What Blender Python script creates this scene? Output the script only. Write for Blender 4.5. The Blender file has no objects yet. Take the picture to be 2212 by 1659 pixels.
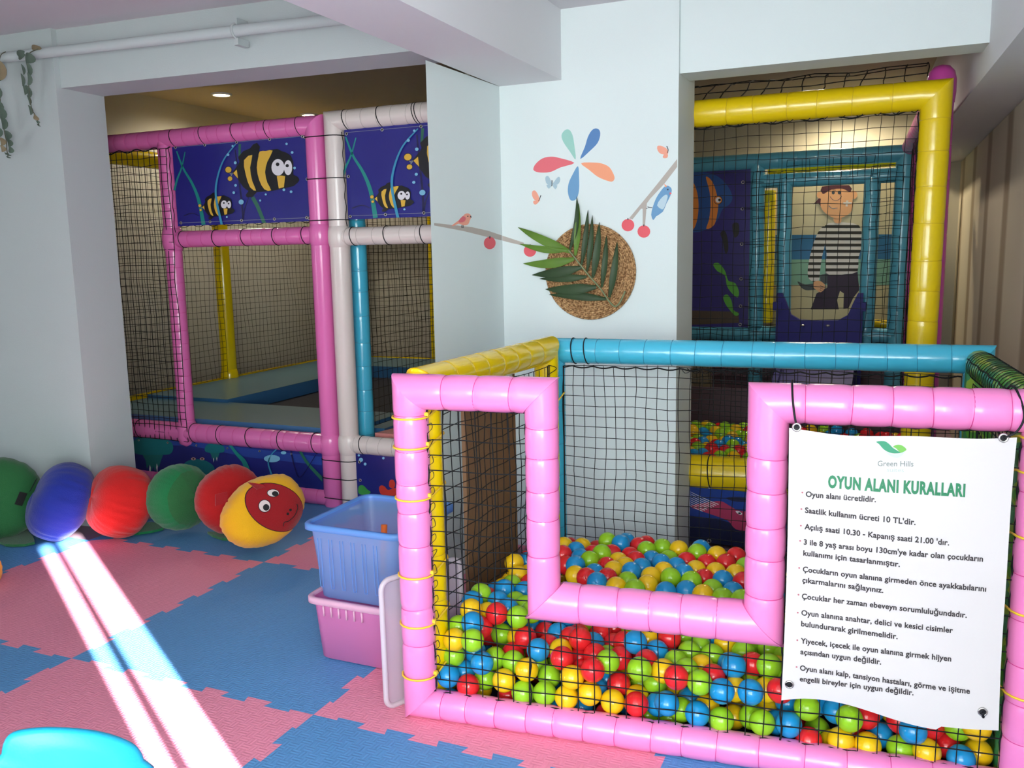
import bpy, bmesh, math, random
from mathutils import Vector, Matrix, noise
random.seed(11)
D = bpy.data
C = bpy.context.scene.collection
SC = bpy.context.scene
PI = math.pi
# ------------------------------------------------------------------ camera
FPX, CAM_H = 1885.4, 1.35
_y, _p, _r = (math.radians(v) for v in (-23.72, 8.54, -1.117))
FW = Vector((math.sin(_y)*math.cos(_p), math.cos(_y)*math.cos(_p), -math.sin(_p)))
RT = FW.cross(Vector((0, 0, 1))).normalized()
UP = RT.cross(FW)
RT, UP = math.cos(_r)*RT + math.sin(_r)*UP, -math.sin(_r)*RT + math.cos(_r)*UP
EYE = Vector((0, 0, CAM_H))
cam = D.objects.new('camera', D.cameras.new('camera'))
C.objects.link(cam)
cam.matrix_world = Matrix(((RT.x, UP.x, -FW.x, 0), (RT.y, UP.y, -FW.y, 0), (RT.z, UP.z, -FW.z, CAM_H), (0, 0, 0, 1)))
cam.data.sensor_width = 36.0
cam.data.lens = FPX*36.0/2212.0
cam.data.clip_start = 0.02
SC.camera = cam
# ------------------------------------------------------------------ view, sky, sun, windows
SC.view_settings.view_transform = 'Standard'
SC.view_settings.look = 'None'
SC.view_settings.gamma = 1.0
SC.view_settings.use_curve_mapping = False
SC.view_settings.exposure = 0.12
w = D.worlds.new('sky'); SC.world = w; w.use_nodes = True
w.node_tree.nodes['Background'].inputs[0].default_value = (0.80, 0.92, 1.0, 1)
w.node_tree.nodes['Background'].inputs[1].default_value = 1.2
sun = D.objects.new('sun', D.lights.new('sun', 'SUN')); C.objects.link(sun)
_e = math.radians(20)
_sd = Vector((-0.853*math.cos(_e), 0.522*math.cos(_e), -math.sin(_e)))
sun.rotation_euler = _sd.to_track_quat('-Z', 'Y').to_euler()
sun.data.energy = 60.0; sun.data.angle = math.radians(0.5); sun.data.color = (1.0, 0.98, 0.95)
sun.location = (6, -4, 4)
def area(name, loc, target, sx, sy, power, color):
    l = D.lights.new(name, 'AREA'); l.shape = 'RECTANGLE'; l.size = sx; l.size_y = sy; l.energy = power; l.color = color
    o = D.objects.new(name, l); C.objects.link(o); o.location = loc
    o.rotation_euler = (Vector(target)-Vector(loc)).to_track_quat('-Z', 'Y').to_euler()
    return o
area('daylight_rear_window', (-0.55, -2.25, 1.50), (-0.55, 0, 1.45), 1.95, 1.45, 90, (0.90, 1.0, 0.985))
area('daylight_right_window', (0.66, -1.0, 1.25), (-1.0, -0.6, 1.2), 1.7, 1.6, 125, (0.92, 1.0, 0.975))
area('fill_light_left', (-3.6, -2.25, 1.50), (-3.6, 0, 1.4), 1.2, 1.4, 12, (0.90, 1.0, 0.98))  # weak fill light added for the left side of the room

# ------------------------------------------------------------------ helpers
def lin(h):
    if not isinstance(h, str): return tuple(h)
    v = [int(h[i:i+2], 16)/255 for i in (0, 2, 4)]
    return tuple(x/12.92 if x <= 0.04045 else ((x+0.055)/1.055)**2.4 for x in v)
def mat(name, col, rough=0.5, spec=0.5, coat=0.0, bump=0.0, bscale=60, var=0.0, vscale=8, metal=0.0, alpha=1.0, sheen=0.0, trans=0.0):
    m = D.materials.new(name); m.use_nodes = True
    nt = m.node_tree; b = nt.nodes['Principled BSDF']
    c = lin(col)
    b.inputs['Base Color'].default_value = (*c, 1)
    b.inputs['Roughness'].default_value = rough
    b.inputs['Specular IOR Level'].default_value = spec
    b.inputs['Metallic'].default_value = metal
    b.inputs['Coat Weight'].default_value = coat
    b.inputs['Coat Roughness'].default_value = 0.12
    b.inputs['Sheen Weight'].default_value = sheen
    b.inputs['Alpha'].default_value = alpha
    b.inputs['Transmission Weight'].default_value = trans
    tc = nt.nodes.new('ShaderNodeTexCoord')
    if var:
        n = nt.nodes.new('ShaderNodeTexNoise'); n.inputs['Scale'].default_value = vscale; n.inputs['Detail'].default_value = 4
        nt.links.new(tc.outputs['Object'], n.inputs['Vector'])
        r = nt.nodes.new('ShaderNodeValToRGB')
        r.color_ramp.elements[0].position = 0.3; r.color_ramp.elements[1].position = 0.7
        r.color_ramp.elements[0].color = (*[x*(1-var) for x in c], 1); r.color_ramp.elements[1].color = (*[min(1, x*(1+var)) for x in c], 1)
        nt.links.new(n.outputs['Fac'], r.inputs['Fac']); nt.links.new(r.outputs['Color'], b.inputs['Base Color'])
    if bump:
        n = nt.nodes.new('ShaderNodeTexNoise'); n.inputs['Scale'].default_value = bscale; n.inputs['Detail'].default_value = 3
        nt.links.new(tc.outputs['Object'], n.inputs['Vector'])
        bp = nt.nodes.new('ShaderNodeBump'); bp.inputs['Strength'].default_value = bump; bp.inputs['Distance'].default_value = 0.01
        nt.links.new(n.outputs['Fac'], bp.inputs['Height']); nt.links.new(bp.outputs['Normal'], b.inputs['Normal'])
    return m
def emit(name, col, s):
    m = D.materials.new(name); m.use_nodes = True; nt = m.node_tree
    b = nt.nodes['Principled BSDF']; b.inputs['Emission Color'].default_value = (*lin(col), 1); b.inputs['Emission Strength'].default_value = s
    return m
def V3(*a): return Vector(a)
def ray(x, y): return FW + RT*((x-1106)/FPX) - UP*((y-829.5)/FPX)
def atY(x, y, Y): d = ray(x, y); return EYE + d*(Y/d.y)
def atX(x, y, X): d = ray(x, y); return EYE + d*(X/d.x)
def atZ(x, y, Z): d = ray(x, y); return EYE + d*((Z-CAM_H)/d.z)
def atP(x, y, p, n): d = ray(x, y); return EYE + d*((Vector(p)-EYE).dot(n)/d.dot(n))

class MB:
    def __init__(s): s.v = []; s.f = []; s.m = []; s.sm = []
    def add(s, vs, fs, mi=0, smooth=False):
        o = len(s.v); s.v += [Vector(v) for v in vs]
        for f in fs: s.f.append([i+o for i in f]); s.m.append(mi); s.sm.append(smooth)
    def box(s, a, b, mi=0):
        (x0, y0, z0), (x1, y1, z1) = a, b
        s.add([(x0,y0,z0),(x1,y0,z0),(x1,y1,z0),(x0,y1,z0),(x0,y0,z1),(x1,y0,z1),(x1,y1,z1),(x0,y1,z1)],
              [(0,3,2,1),(4,5,6,7),(0,1,5,4),(1,2,6,5),(2,3,7,6),(3,0,4,7)], mi)
    def prism(s, pts, d, mi=0, mi_side=None, smooth=False):
        n = len(pts); d = Vector(d); a = [Vector(p) for p in pts]
        s.add(a+[p+d for p in a], [list(range(n))[::-1], list(range(n, 2*n))], mi, smooth)
        s.add(a+[p+d for p in a], [[i, (i+1) % n, (i+1) % n+n, i+n] for i in range(n)], mi if mi_side is None else mi_side, smooth)
    def face(s, pts, mi=0): s.add(pts, [list(range(len(pts)))], mi)
    def tube(s, path, r, n=8, mi=0, cap=True, closed=False):
        P = [Vector(p) for p in path]; N = len(P); rs = r if isinstance(r, (list, tuple)) else [r]*N
        vs = []; prev = None
        for i, p in enumerate(P):
            t = (P[(i+1) % N]-P[i-1]) if closed else (P[min(i+1, N-1)]-P[max(i-1, 0)])
            if t.length < 1e-9: t = Vector((0, 0, 1))
            t.normalize()
            if prev is None:
                a = t.orthogonal().normalized()
            else:
                a = prev - t*prev.dot(t)
                a = a.normalized() if a.length > 1e-6 else t.orthogonal().normalized()
            prev = a; b = t.cross(a)
            for k in range(n):
                q = 2*PI*k/n; vs.append(p+(a*math.cos(q)+b*math.sin(q))*rs[i])
        fs = []
        for i in range(N if closed else N-1):
            j = (i+1) % N
            for k in range(n): fs.append((i*n+k, i*n+(k+1) % n, j*n+(k+1) % n, j*n+k))
        if cap and not closed: fs += [list(range(n))[::-1], [(N-1)*n+k for k in range(n)]]
        s.add(vs, fs, mi, True)
    def ring(s, c, ax, R, r, n=28, k=6, mi=0, sq=1.0):
        ax = Vector(ax).normalized(); a = ax.orthogonal().normalized(); b = ax.cross(a)
        s.tube([Vector(c)+(a*math.cos(2*PI*i/n)+b*math.sin(2*PI*i/n)*sq)*R for i in range(n)], r, k, mi, closed=True)
    def disc(s, c, nrm, R, t=0.0, n=24, mi=0, ry=None, up=None):
        nrm = Vector(nrm).normalized(); u = (Vector(up) - nrm*Vector(up).dot(nrm)).normalized() if up else nrm.orthogonal().normalized(); w_ = u.cross(nrm)
        pts = [Vector(c)+w_*math.cos(2*PI*i/n)*R+u*math.sin(2*PI*i/n)*(ry or R) for i in range(n)]
        if t: s.prism(pts, nrm*t, mi)
        else: s.face(pts, mi)
    def lathe(s, c, prof, n=32, mi=0, smooth=True):
        vs = []; c = Vector(c)
        for (r, z) in prof:
            for k in range(n): vs.append(c+Vector((r*math.cos(2*PI*k/n), r*math.sin(2*PI*k/n), z)))
        s.add(vs, [(i*n+k, i*n+(k+1) % n, (i+1)*n+(k+1) % n, (i+1)*n+k) for i in range(len(prof)-1) for k in range(n)], mi, smooth)
    def foam(s, p0, p1, r, m0=None, m1=None, sp=0.09, seams=True, pinch=0.035, n=28, mi=0, ms=1, s0=None, s1=None):
        """padded tube p0->p1; m0/m1: normals of the mitre planes at the ends (None: flat rounded end)"""
        p0 = Vector(p0); p1 = Vector(p1); ax = (p1-p0); L = ax.length; ax.normalize()
        a = ax.orthogonal().normalized() if abs(ax.z) > .9 else ax.cross(Vector((0, 0, 1))).normalized(); b = ax.cross(a)
        e0 = r*1.02 if m0 is not None else 0.012; e1 = r*1.02 if m1 is not None else 0.012
        ss = []
        if seams:
            t = (s0 if s0 is not None else e0+sp*random.uniform(.25, .7))
            while t < L-(s1 if s1 is not None else e1)-0.01: ss.append(t); t += sp*random.uniform(.82, 1.2)
        ts = [(e0, 1)]
        for t in ss: ts += [(t-.024, 1), (t-.012, 1-pinch*.18), (t-.004, 1-pinch*.6), (t, 1-pinch), (t+.004, 1-pinch*.6), (t+.012, 1-pinch*.18), (t+.024, 1)]
        ts.append((L-e1, 1))
        ts = [q for i, q in enumerate(sorted(ts)) if e0-1e-6 <= q[0] <= L-e1+1e-6]
        rings = []
        sd = random.uniform(0, 50)
        def circ(t, k):
            o = []
            for i in range(n):
                q = 2*PI*i/n; rr = r*k*(1+.012*noise.noise(Vector((t*9+sd, math.cos(q)*1.4, math.sin(q)*1.4))))
                o.append(p0+ax*t+(a*math.cos(q)+b*math.sin(q))*rr)
            return o
        def mitre(p, m):
            m = Vector(m); o = []
            for i in range(n):
                q = 2*PI*i/n; d = (a*math.cos(q)+b*math.sin(q))*r
                o.append(p+d-ax*(d.dot(m)/ax.dot(m)))
            return o
        if m0 is not None: rings.append(mitre(p0, m0))
        else: rings.append(circ(0, .9))
        for t, k in ts: rings.append(circ(t, k))
        if m1 is not None: rings.append(mitre(p1, m1))
        else: rings.append(circ(L, .9))
        vs = [v for rg in rings for v in rg]; N = len(rings)
        fs = [(i*n+k, i*n+(k+1) % n, (i+1)*n+(k+1) % n, (i+1)*n+k) for i in range(N-1) for k in range(n)]
        s.add(vs, fs, mi, True)
        s.add(rings[0], [list(range(n))[::-1]], mi); s.add(rings[-1], [list(range(n))], mi)
        for t in ss:
            tilt = ax+a*random.uniform(-.06, .06)+b*random.uniform(-.06, .06)
            s.ring(p0+ax*t, tilt, r*(1-pinch)+.0006, .0011, 24, 4, ms)
    def net(s, f, us, vs, r, nrm, mi=0, seg=4, mask=None, jit=0.0, k=4):
        """strands along both directions of a net; f(u,v) gives the point"""
        def run(fn, a, lim):
            pts = []; out = []
            for t in a:
                p = fn(t)
                if mask is None or mask(*p): pts.append(p)
                else:
                    if len(pts) > 1: out.append(pts)
                    pts = []
            if len(pts) > 1: out.append(pts)
            for pl in out:
                s.tube([f(u, v)+Vector((noise.noise((u*7, v*7, 1.3)), noise.noise((u*7, v*7, 9.1)), noise.noise((u*7, v*7, 4.7))))*jit for u, v in pl], r, k, mi, cap=False)
        for u in us: run(lambda t: (u, t), vs if seg == 0 else [vs[0]+(vs[-1]-vs[0])*i/(seg) for i in range(seg+1)], None)
        for v in vs: run(lambda t: (t, v), us if seg == 0 else [us[0]+(us[-1]-us[0])*i/(seg) for i in range(seg+1)], None)
    def build(s, name, mats, parent=None, loc=None):
        """one mesh object; vertices are given in world space"""
        org = Vector(parent.location) if parent else Vector(loc) if loc else Vector((0, 0, 0))
        if parent and parent.parent: org = org+Vector(parent.parent.location)
        me = D.meshes.new(name)
        me.from_pydata([v-org for v in s.v], [], s.f)
        for m in (mats if isinstance(mats, (list, tuple)) else [mats]): me.materials.append(m)
        me.polygons.foreach_set('material_index', s.m); me.polygons.foreach_set('use_smooth', s.sm)
        me.update()
        o = D.objects.new(name, me); C.objects.link(o)
        if parent: o.parent = parent
        elif loc: o.location = loc
        return o
def tag(o, label=None, cat=None, group=None, kind=None):
    if label: o['label'] = label
    if cat: o['category'] = cat
    if group: o['group'] = group
    if kind: o['kind'] = kind
    return o
def thing(name, label, cat, loc=(0, 0, 0), group=None):
    o = D.objects.new(name, None); C.objects.link(o); o.location = loc; o.empty_display_size = .1
    return tag(o, label, cat, group)
def struct(mb, name, m): return tag(mb.build(name, m), kind='structure')
def arc_pts(P, n=6):
    """smooth polyline through points (Catmull-Rom)"""
    P = [Vector(p) for p in P]; o = []
    for i in range(len(P)-1):
        a = P[max(i-1, 0)]; b = P[i]; c = P[i+1]; d = P[min(i+2, len(P)-1)]
        for k in range(n):
            t = k/n
            o.append(.5*((2*b)+(c-a)*t+(2*a-5*b+4*c-d)*t*t+(3*b-a-3*c+d)*t**3))
    o.append(P[-1]); return o
def ribbon2(pts, w0, w1=None, n=6):
    """polygon (2D) of a ribbon along pts with tapering width"""
    P = [(p.x, p.y) for p in arc_pts([(x, y, 0) for x, y in pts], n)]; N = len(P); L = []; R = []
    w1 = w0 if w1 is None else w1
    for i, (x, y) in enumerate(P):
        x0, y0 = P[max(i-1, 0)]; x1, y1 = P[min(i+1, N-1)]; dx, dy = x1-x0, y1-y0; l = math.hypot(dx, dy) or 1
        ww = (w0+(w1-w0)*i/(N-1))/2
        L.append((x-dy/l*ww, y+dx/l*ww)); R.append((x+dy/l*ww, y-dx/l*ww))
    return L+R[::-1]
def ell2(x, y, rx, ry=None, n=20, rot=0):
    ry = ry or rx; c, s_ = math.cos(rot), math.sin(rot)
    return [(x+rx*math.cos(2*PI*i/n)*c-ry*math.sin(2*PI*i/n)*s_, y+rx*math.cos(2*PI*i/n)*s_+ry*math.sin(2*PI*i/n)*c) for i in range(n)]
def smooth2(pts, n=3):
    P = [Vector((x, y, 0)) for x, y in pts]; N = len(P); o = []
    for i in range(N):
        a, b, c, d = P[i-1], P[i], P[(i+1) % N], P[(i+2) % N]
        for k in range(n):
            t = k/n; q = .5*((2*b)+(c-a)*t+(2*a-5*b+4*c-d)*t*t+(3*b-a-3*c+d)*t**3); o.append((q.x, q.y))
    return o
class Art:
    """flat printed shapes on a plane: 2D picture coordinates -> plane, each later shape a hair further out"""
    def __init__(s, mb, to3d, out, step=.0004, start=.0006): s.mb = mb; s.f = to3d; s.out = Vector(out); s.d = start; s.step = step
    def poly(s, pts, mi, up=True):
        q = [s.f(x, y)+s.out*s.d for x, y in pts]
        s.mb.face(q, mi)
        if up: s.d += s.step
# ------------------------------------------------------------------ materials
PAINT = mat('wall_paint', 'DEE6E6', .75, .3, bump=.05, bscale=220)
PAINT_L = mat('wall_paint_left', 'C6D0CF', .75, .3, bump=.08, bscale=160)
CEIL = mat('ceiling_paint', 'D9D6DA', .8, .2, bump=.03, bscale=200)
BEAMW = mat('beam_paint', 'E2E1E4', .75, .3, bump=.04, bscale=200)
BACKW = mat('back_room_paint', 'B7B1A2', .8, .2, bump=.05, bscale=120, var=.04, vscale=2)
BACKC = mat('back_room_ceiling', 'BDB09C', .8, .2)
CONC = mat('subfloor', '9A7F8C', .9, .2, var=.05)
PINK = mat('pink_vinyl', 'F186C3', .24, .5, coat=.35, bump=.10, bscale=26)
PINKD = mat('pink_thread', 'D8428F', .5)
PINK2 = mat('deep_pink_vinyl', 'EA76BA', .24, .5, coat=.35, bump=.08, bscale=26)
WHV = mat('white_vinyl', 'E6DAD4', .3, .5, coat=.3, bump=.06, bscale=26)
WHD = mat('white_seam', 'BDB1AB', .5)
YEL = mat('yellow_vinyl', 'F6D200', .22, .5, coat=.4, bump=.08, bscale=26)
YELD = mat('yellow_seam', 'D7AE00', .5)
BLU = mat('sky_blue_vinyl', '46B9DA', .2, .5, coat=.4, bump=.06, bscale=26)
BLUD = mat('blue_seam', '2B86A8', .5)
TEAL = mat('teal_blue_vinyl', '55A3BE', .28, .5, coat=.3, bump=.06, bscale=26)
BLK = mat('black_cord', '15141A', .6, .3)
NETM = mat('net_cord', '17181A', .7, .2)
TIEY = mat('yellow_cable_tie', 'F2C93A', .4)
CHROME = mat('eyelet_metal', 'C9C7C2', .28, .5, metal=1.0)
def camo_mat():
    m = mat('green_camouflage_vinyl', '3F8C3A', .3, .5, coat=.3)
    nt = m.node_tree; b = nt.nodes['Principled BSDF']; tc = nt.nodes.new('ShaderNodeTexCoord')
    n = nt.nodes.new('ShaderNodeTexNoise'); n.inputs['Scale'].default_value = 9; n.inputs['Detail'].default_value = 2
    r = nt.nodes.new('ShaderNodeValToRGB'); r.color_ramp.interpolation = 'CONSTANT'
    els = r.color_ramp.elements
    els[0].position = 0; els[0].color = (*lin('2E7D46'), 1); els[1].position = .42; els[1].color = (*lin('4E9A2F'), 1)
    for p, c in ((.5, '8FB43A'), (.56, '3B8B58'), (.66, '2F6B2B')): e = els.new(p); e.color = (*lin(c), 1)
    nt.links.new(tc.outputs['Object'], n.inputs['Vector']); nt.links.new(n.outputs['Fac'], r.inputs['Fac']); nt.links.new(r.outputs['Color'], b.inputs['Base Color'])
    return m
CAMO = camo_mat()
# ------------------------------------------------------------------ room shell
ZC = 2.47          # ceiling of the near room
ZB = 2.0667        # underside of the big beam
YP = 3.60          # front of the pillar
def wall(name, boxes, m):
    mb = MB()
    for a, b in boxes: mb.box(a, b)
    return struct(mb, name, m)
wall('floor', [((-6, -2.4, -.06), (1.3, 8.2, -.013))], CONC)
wall('ceiling', [((-6, -2.4, ZC-.02), (-1.60, 3.4, 2.62))], CEIL)
wall('ceiling', [((-1.34, -2.4, 2.35), (.9, 3.66, 2.62))], CEIL)
wall('ceiling', [((-6, 3.4, 2.56), (-1.3, 8.2, 2.66))], BACKC)
wall('ceiling', [((-1.4, 3.66, 2.42), (1.0, 8.2, 2.62))], BACKC)
wall('beam_main', [((-1.614, -2.4, ZB), (-1.327, YP+.02, 2.6))], BEAMW)
# pillar: angled left cheek, flat front with the stickers, right cheek
mb = MB()
mb.prism([(-1.64, 2.99, -.02), (-1.615, YP, -.02), (-1.615, 3.9, -.02), (-1.93, 3.9, -.02), (-1.93, 3.72, -.02)], (0, 0, ZB+.02))
mb.prism([(-1.615, YP, -.02), (-.828, YP, -.02), (-.828, 3.90, -.02), (-1.615, 3.9, -.02)], (0, 0, 2.6))
struct(mb, 'wall_pillar', PAINT)
# lintel over the right opening
mb = MB(); mb.prism([(-.83, 3.622, 2.049), (.40, 3.622, 2.049), (.40, 3.79, 2.049), (-.83, 3.80, 2.049)], (0, 0, .55)); struct(mb, 'beam_right_opening', PAINT)
# beam over the left opening and the wall to its left
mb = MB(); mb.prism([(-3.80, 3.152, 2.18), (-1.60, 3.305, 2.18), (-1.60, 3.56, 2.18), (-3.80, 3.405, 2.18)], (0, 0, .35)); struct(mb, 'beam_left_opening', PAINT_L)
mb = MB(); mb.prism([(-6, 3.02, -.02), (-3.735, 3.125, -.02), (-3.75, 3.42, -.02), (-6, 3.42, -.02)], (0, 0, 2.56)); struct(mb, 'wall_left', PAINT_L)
# right wall: upper beam, lower wall with battens
mb = MB(); mb.prism([(.55, -2.4, 1.95), (.301, 2.94, 1.95), (.207, 4.87, 1.95), (.09, 7.6, 1.95), (.5, 7.6, 1.95), (1.0, -2.4, 1.95)], (0, 0, .67)); struct(mb, 'beam_right_wall', BEAMW)
mb = MB()
def xr(Y): return .545-.0187*(Y-.5)
mb.prism([(xr(.39), .39, -.02), (xr(7.8), 7.8, -.02), (1.2, 7.8, -.02), (1.2, .39, -.02)], (0, 0, 2.1))
mb.prism([(xr(-.12), -.12, -.02), (xr(.165), .165, -.02), (xr(.165)+.1, .10, -.02), (xr(-.12)+.1, -.12, -.02)], (0, 0, 2.1))
mb.box((.56, -2.4, -.02), (.66, -1.88, 2.08)); mb.box((.56, -1.88, -.02), (.66, -.12, .42)); mb.box((.56, -1.88, 2.06), (.66, -.12, 2.1))
mb.box((xr(.3)-.01, .15, 2.0), (xr(.3)+.03, .42, 2.1))
struct(mb, 'wall_right', PAINT)
wall('wall_sun_blocker', [((2.5, -4.5, -.02), (2.6, -1.13, 3.3))], PAINT)  # added out of view to stop sun entering the right window
mb = MB()
for y in (.221,): mb.box((xr(y), y, 0), (xr(y)+.03, y+.026, 2.05))
for z in (.0, 1.99): mb.box((xr(.3), .165, z), (xr(.3)+.03, .39, z+.03))
tag(mb.build('window_1', BEAMW), kind='structure')
def stripes():
    m = mat('striped_wallpaper', 'D3C7B4', .8, .2); nt = m.node_tree; b = nt.nodes['Principled BSDF']; tc = nt.nodes.new('ShaderNodeTexCoord')
    wv = nt.nodes.new('ShaderNodeTexWave'); wv.bands_direction = 'Y'; wv.inputs['Scale'].default_value = .40; wv.inputs['Distortion'].default_value = .6; wv.inputs['Detail'].default_value = 2
    r = nt.nodes.new('ShaderNodeValToRGB'); e = r.color_ramp.elements; e[0].position = .04; e[1].position = .22; e[0].color = (*lin('A79682'), 1); e[1].color = (*lin('D3C7B4'), 1)
    nt.links.new(tc.outputs['Object'], wv.inputs['Vector']); nt.links.new(wv.outputs['Fac'], r.inputs['Fac']); nt.links.new(r.outputs['Color'], b.inputs['Base Color']); return m
mb = MB(); mb.prism([(xr(3.6)-.012, 3.6, -.013), (xr(3.6), 3.6, -.013), (xr(7.35), 7.35, -.013), (xr(7.35)-.012, 7.35, -.013)], (0, 0, 1.96))
struct(mb, 'trim_1', stripes())
# rear wall behind the camera with two windows, left end wall
mb = MB()
for x0, x1 in ((-6, -4.25), (-2.95, -1.6), (.45, 1.0)): mb.box((x0, -2.2, -.02), (x1, -2.1, 2.6))
for x0, x1 in ((-4.25, -2.95), (-1.6, .45)):
    mb.box((x0, -2.2, -.02), (x1, -2.1, .78)); mb.box((x0, -2.2, 2.25), (x1, -2.1, 2.6))
struct(mb, 'wall_rear', PAINT)
wall('wall_shade_blocker', [((-1.78, -2.2, -.02), (-1.68, .38, 2.5))], PAINT_L)  # unseen partition added to keep window light off the left wall
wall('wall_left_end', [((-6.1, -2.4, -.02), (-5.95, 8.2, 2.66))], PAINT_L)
mb = MB()
for x0, x1 in ((-4.25, -2.95), (-1.6, .45)):
    for x in (x0, (x0+x1)/2-.025, x1-.05): mb.box((x, -2.19, .78), (x+.05, -2.13, 2.25))
    mb.box((x0, -2.19, .78), (x1, -2.13, .83)); mb.box((x0, -2.19, 2.2), (x1, -2.13, 2.25))
tag(mb.build('window_2', BEAMW), kind='structure')
# back rooms
wall('wall_back', [((-6, 7.35, -.02), (1.2, 7.5, 2.62))], BACKW)
mb = MB(); mb.prism([(-5.17, 3.42, 2.0), (-5.17, 7.4, 2.0), (-5.95, 7.4, 2.0), (-5.95, 3.42, 2.0)], (0, 0, .6)); struct(mb, 'beam_back_left', BACKW)
wall('wall_back_left', [((-5.95, 3.42, -.02), (-5.15, 7.4, 2.1))], BACKW)
wall('wall_partition', [((-1.95, 6.95, -.02), (-1.55, 7.4, 2.6)), ((-1.93, 3.9, -.02), (-1.90, 7.0, 2.6))], BACKW)
# ------------------------------------------------------------------ puzzle mats
def mat_foam(name, col):
    m = mat(name, col, .62, .35)
    nt = m.node_tree; b = nt.nodes['Principled BSDF']; tc = nt.nodes.new('ShaderNodeTexCoord')
    ch = nt.nodes.new('ShaderNodeTexChecker'); ch.inputs['Scale'].default_value = 36
    wv = nt.nodes.new('ShaderNodeTexWave'); wv.inputs['Scale'].default_value = 28; wv.bands_direction = 'X'
    wv2 = nt.nodes.new('ShaderNodeTexWave'); wv2.inputs['Scale'].default_value = 28; wv2.bands_direction = 'Y'
    mx = nt.nodes.new('ShaderNodeMix'); bp = nt.nodes.new('ShaderNodeBump'); bp.inputs['Strength'].default_value = .22; bp.inputs['Distance'].default_value = .004
    for n in (ch, wv, wv2): nt.links.new(tc.outputs['Object'], n.inputs['Vector'])
    nt.links.new(ch.outputs['Fac'], mx.inputs[0]); nt.links.new(wv.outputs['Fac'], mx.inputs[2]); nt.links.new(wv2.outputs['Fac'], mx.inputs[3])
    nt.links.new(mx.outputs[0], bp.inputs['Height']); nt.links.new(bp.outputs['Normal'], b.inputs['Normal'])
    return m
MPINK = mat_foam('pink_foam', 'EC92AB'); MBLUE = mat_foam('blue_foam', '5A96CC')
GX, GY, TS = -2.545, 1.978, 1.008
def edge_curve(i, j, horiz):
    """toothed line shared by two neighbouring mats"""
    N = 12; o = []; A = .0145
    for k in range(N):
        t0 = k/N; t1 = (k+1)/N; sgn = A if k % 2 else -A; q = .0045
        if k in (0, N-1): o += [(t0, 0), (t1, 0)]
        else: o += [(t0-q, sgn), (t1+q, sgn)]
    # dovetails: widen each tooth at its tip
    return o
def mat_outline(i, j):
    x0 = GX+i*TS; y0 = GY+j*TS; P = []
    for t, d in edge_curve(i, j, 1): P.append((x0+t*TS, y0+d))
    for t, d in edge_curve(i+1, j, 0): P.append((x0+TS+d, y0+t*TS))
    for t, d in edge_curve(i, j+1, 1)[::-1]: P.append((x0+t*TS, y0+TS+d))
    for t, d in edge_curve(i, j, 0)[::-1]: P.append((x0+d, y0+t*TS))
    o = []
    for p in P:
        if not o or math.hypot(p[0]-o[-1][0], p[1]-o[-1][1]) > 1e-5: o.append(p)
    return o
MLAB = {(-2, 0): 'under the blue cushion at the left wall', (-1, 0): 'crossed by the sun streak in front of the red cushion', (0, 0): 'big and whole, left of the storage boxes',
        (-1, -1): 'at the left edge, its corner pointing at the sun streak', (0, -1): 'crossed by the sun streak beside the turquoise chair', (1, 0): 'under the storage boxes and the ball pit corner',
        (1, -1): 'at the bottom edge below the ball pit corner', (2, 0): 'under the right half of the ball pit front rail', (-1, 1): 'under the green and dark red cushions', (0, 1): 'behind the storage boxes beside the yellow face cushion'}
for (i, j), lab in MLAB.items():
    blue = (i+j) % 2 == 0
    pts = [(min(x, .49), min(y, 2.93 if x < -3.55 else 9)) for x, y in mat_outline(i, j)]
    mb = MB(); mb.prism([(x, y, -.0125) for x, y in pts], (0, 0, .0125))
    o = mb.build('foam_floor_mat', MBLUE if blue else MPINK, loc=(GX+(i+.5)*TS, GY+(j+.5)*TS, -.0125))
    col = 'blue' if blue else 'pink'
    tag(o, f'{col} interlocking foam floor mat {lab}', 'floor mat', 'interlocking foam floor mats')
# ------------------------------------------------------------------ ball pit
A0 = Vector((-1.22, 2.10, 0)); A1 = Vector((.30, 2.26, 0))
EV = (A1-A0).normalized(); NV = Vector((-EV.y, EV.x, 0))
def F(s, z, d=0.0): return A0+EV*s+NV*d+Vector((0, 0, z))
def onF(x, y, d=0.0):
    p = atP(x, y, A0+NV*d, NV); return (p-A0).dot(EV), p.z
pit = thing('ball_pit', 'square ball pit of padded pink, yellow, blue and green tubes with black nets, nearest structure', 'ball pit', (-.45, 2.6, 0))
R_ = .05
def tubeobj(name, a, b, r, m, ms, parent, m0=None, m1=None, label=None, **k):
    mb = MB(); mb.foam(a, b, r, m0, m1, **k); o = mb.build(name, [m, ms], parent)
    return tag(o, label)
ZV = Vector((0, 0, 1))
UPM = (EV+ZV)   # mitre planes in the front plane
DNM = (EV-ZV)
ZT, ZM, ZL = .972, .398, .041
S0, S1, S2, S3 = -.015, .367, .951, 1.556
K = dict(sp=.094, pinch=.065)
tubeobj('post', F(S0, ZL), F(S0, ZT), R_, PINK, PINKD, pit, DNM, UPM, **K)
tubeobj('rail', F(S0, ZT), F(S1, ZT), R_, PINK, PINKD, pit, UPM, DNM, **K)
tubeobj('post', F(S1, ZT), F(S1, ZM), R_*.92, PINK, PINKD, pit, DNM, DNM, **K)
tubeobj('rail', F(S1, ZM), F(S2, ZM), R_*1.1, PINK, PINKD, pit, DNM, UPM, **K)
tubeobj('post', F(S2, ZM), F(S2, ZT), R_*1.0, PINK, PINKD, pit, UPM, UPM, **K)
tubeobj('rail', F(S2, ZT), F(S3, ZT), R_, PINK, PINKD, pit, UPM, DNM, **K)
tubeobj('post', F(S3, ZT), F(S3, ZL), R_, PINK, PINKD, pit, DNM, UPM, **K)
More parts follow.
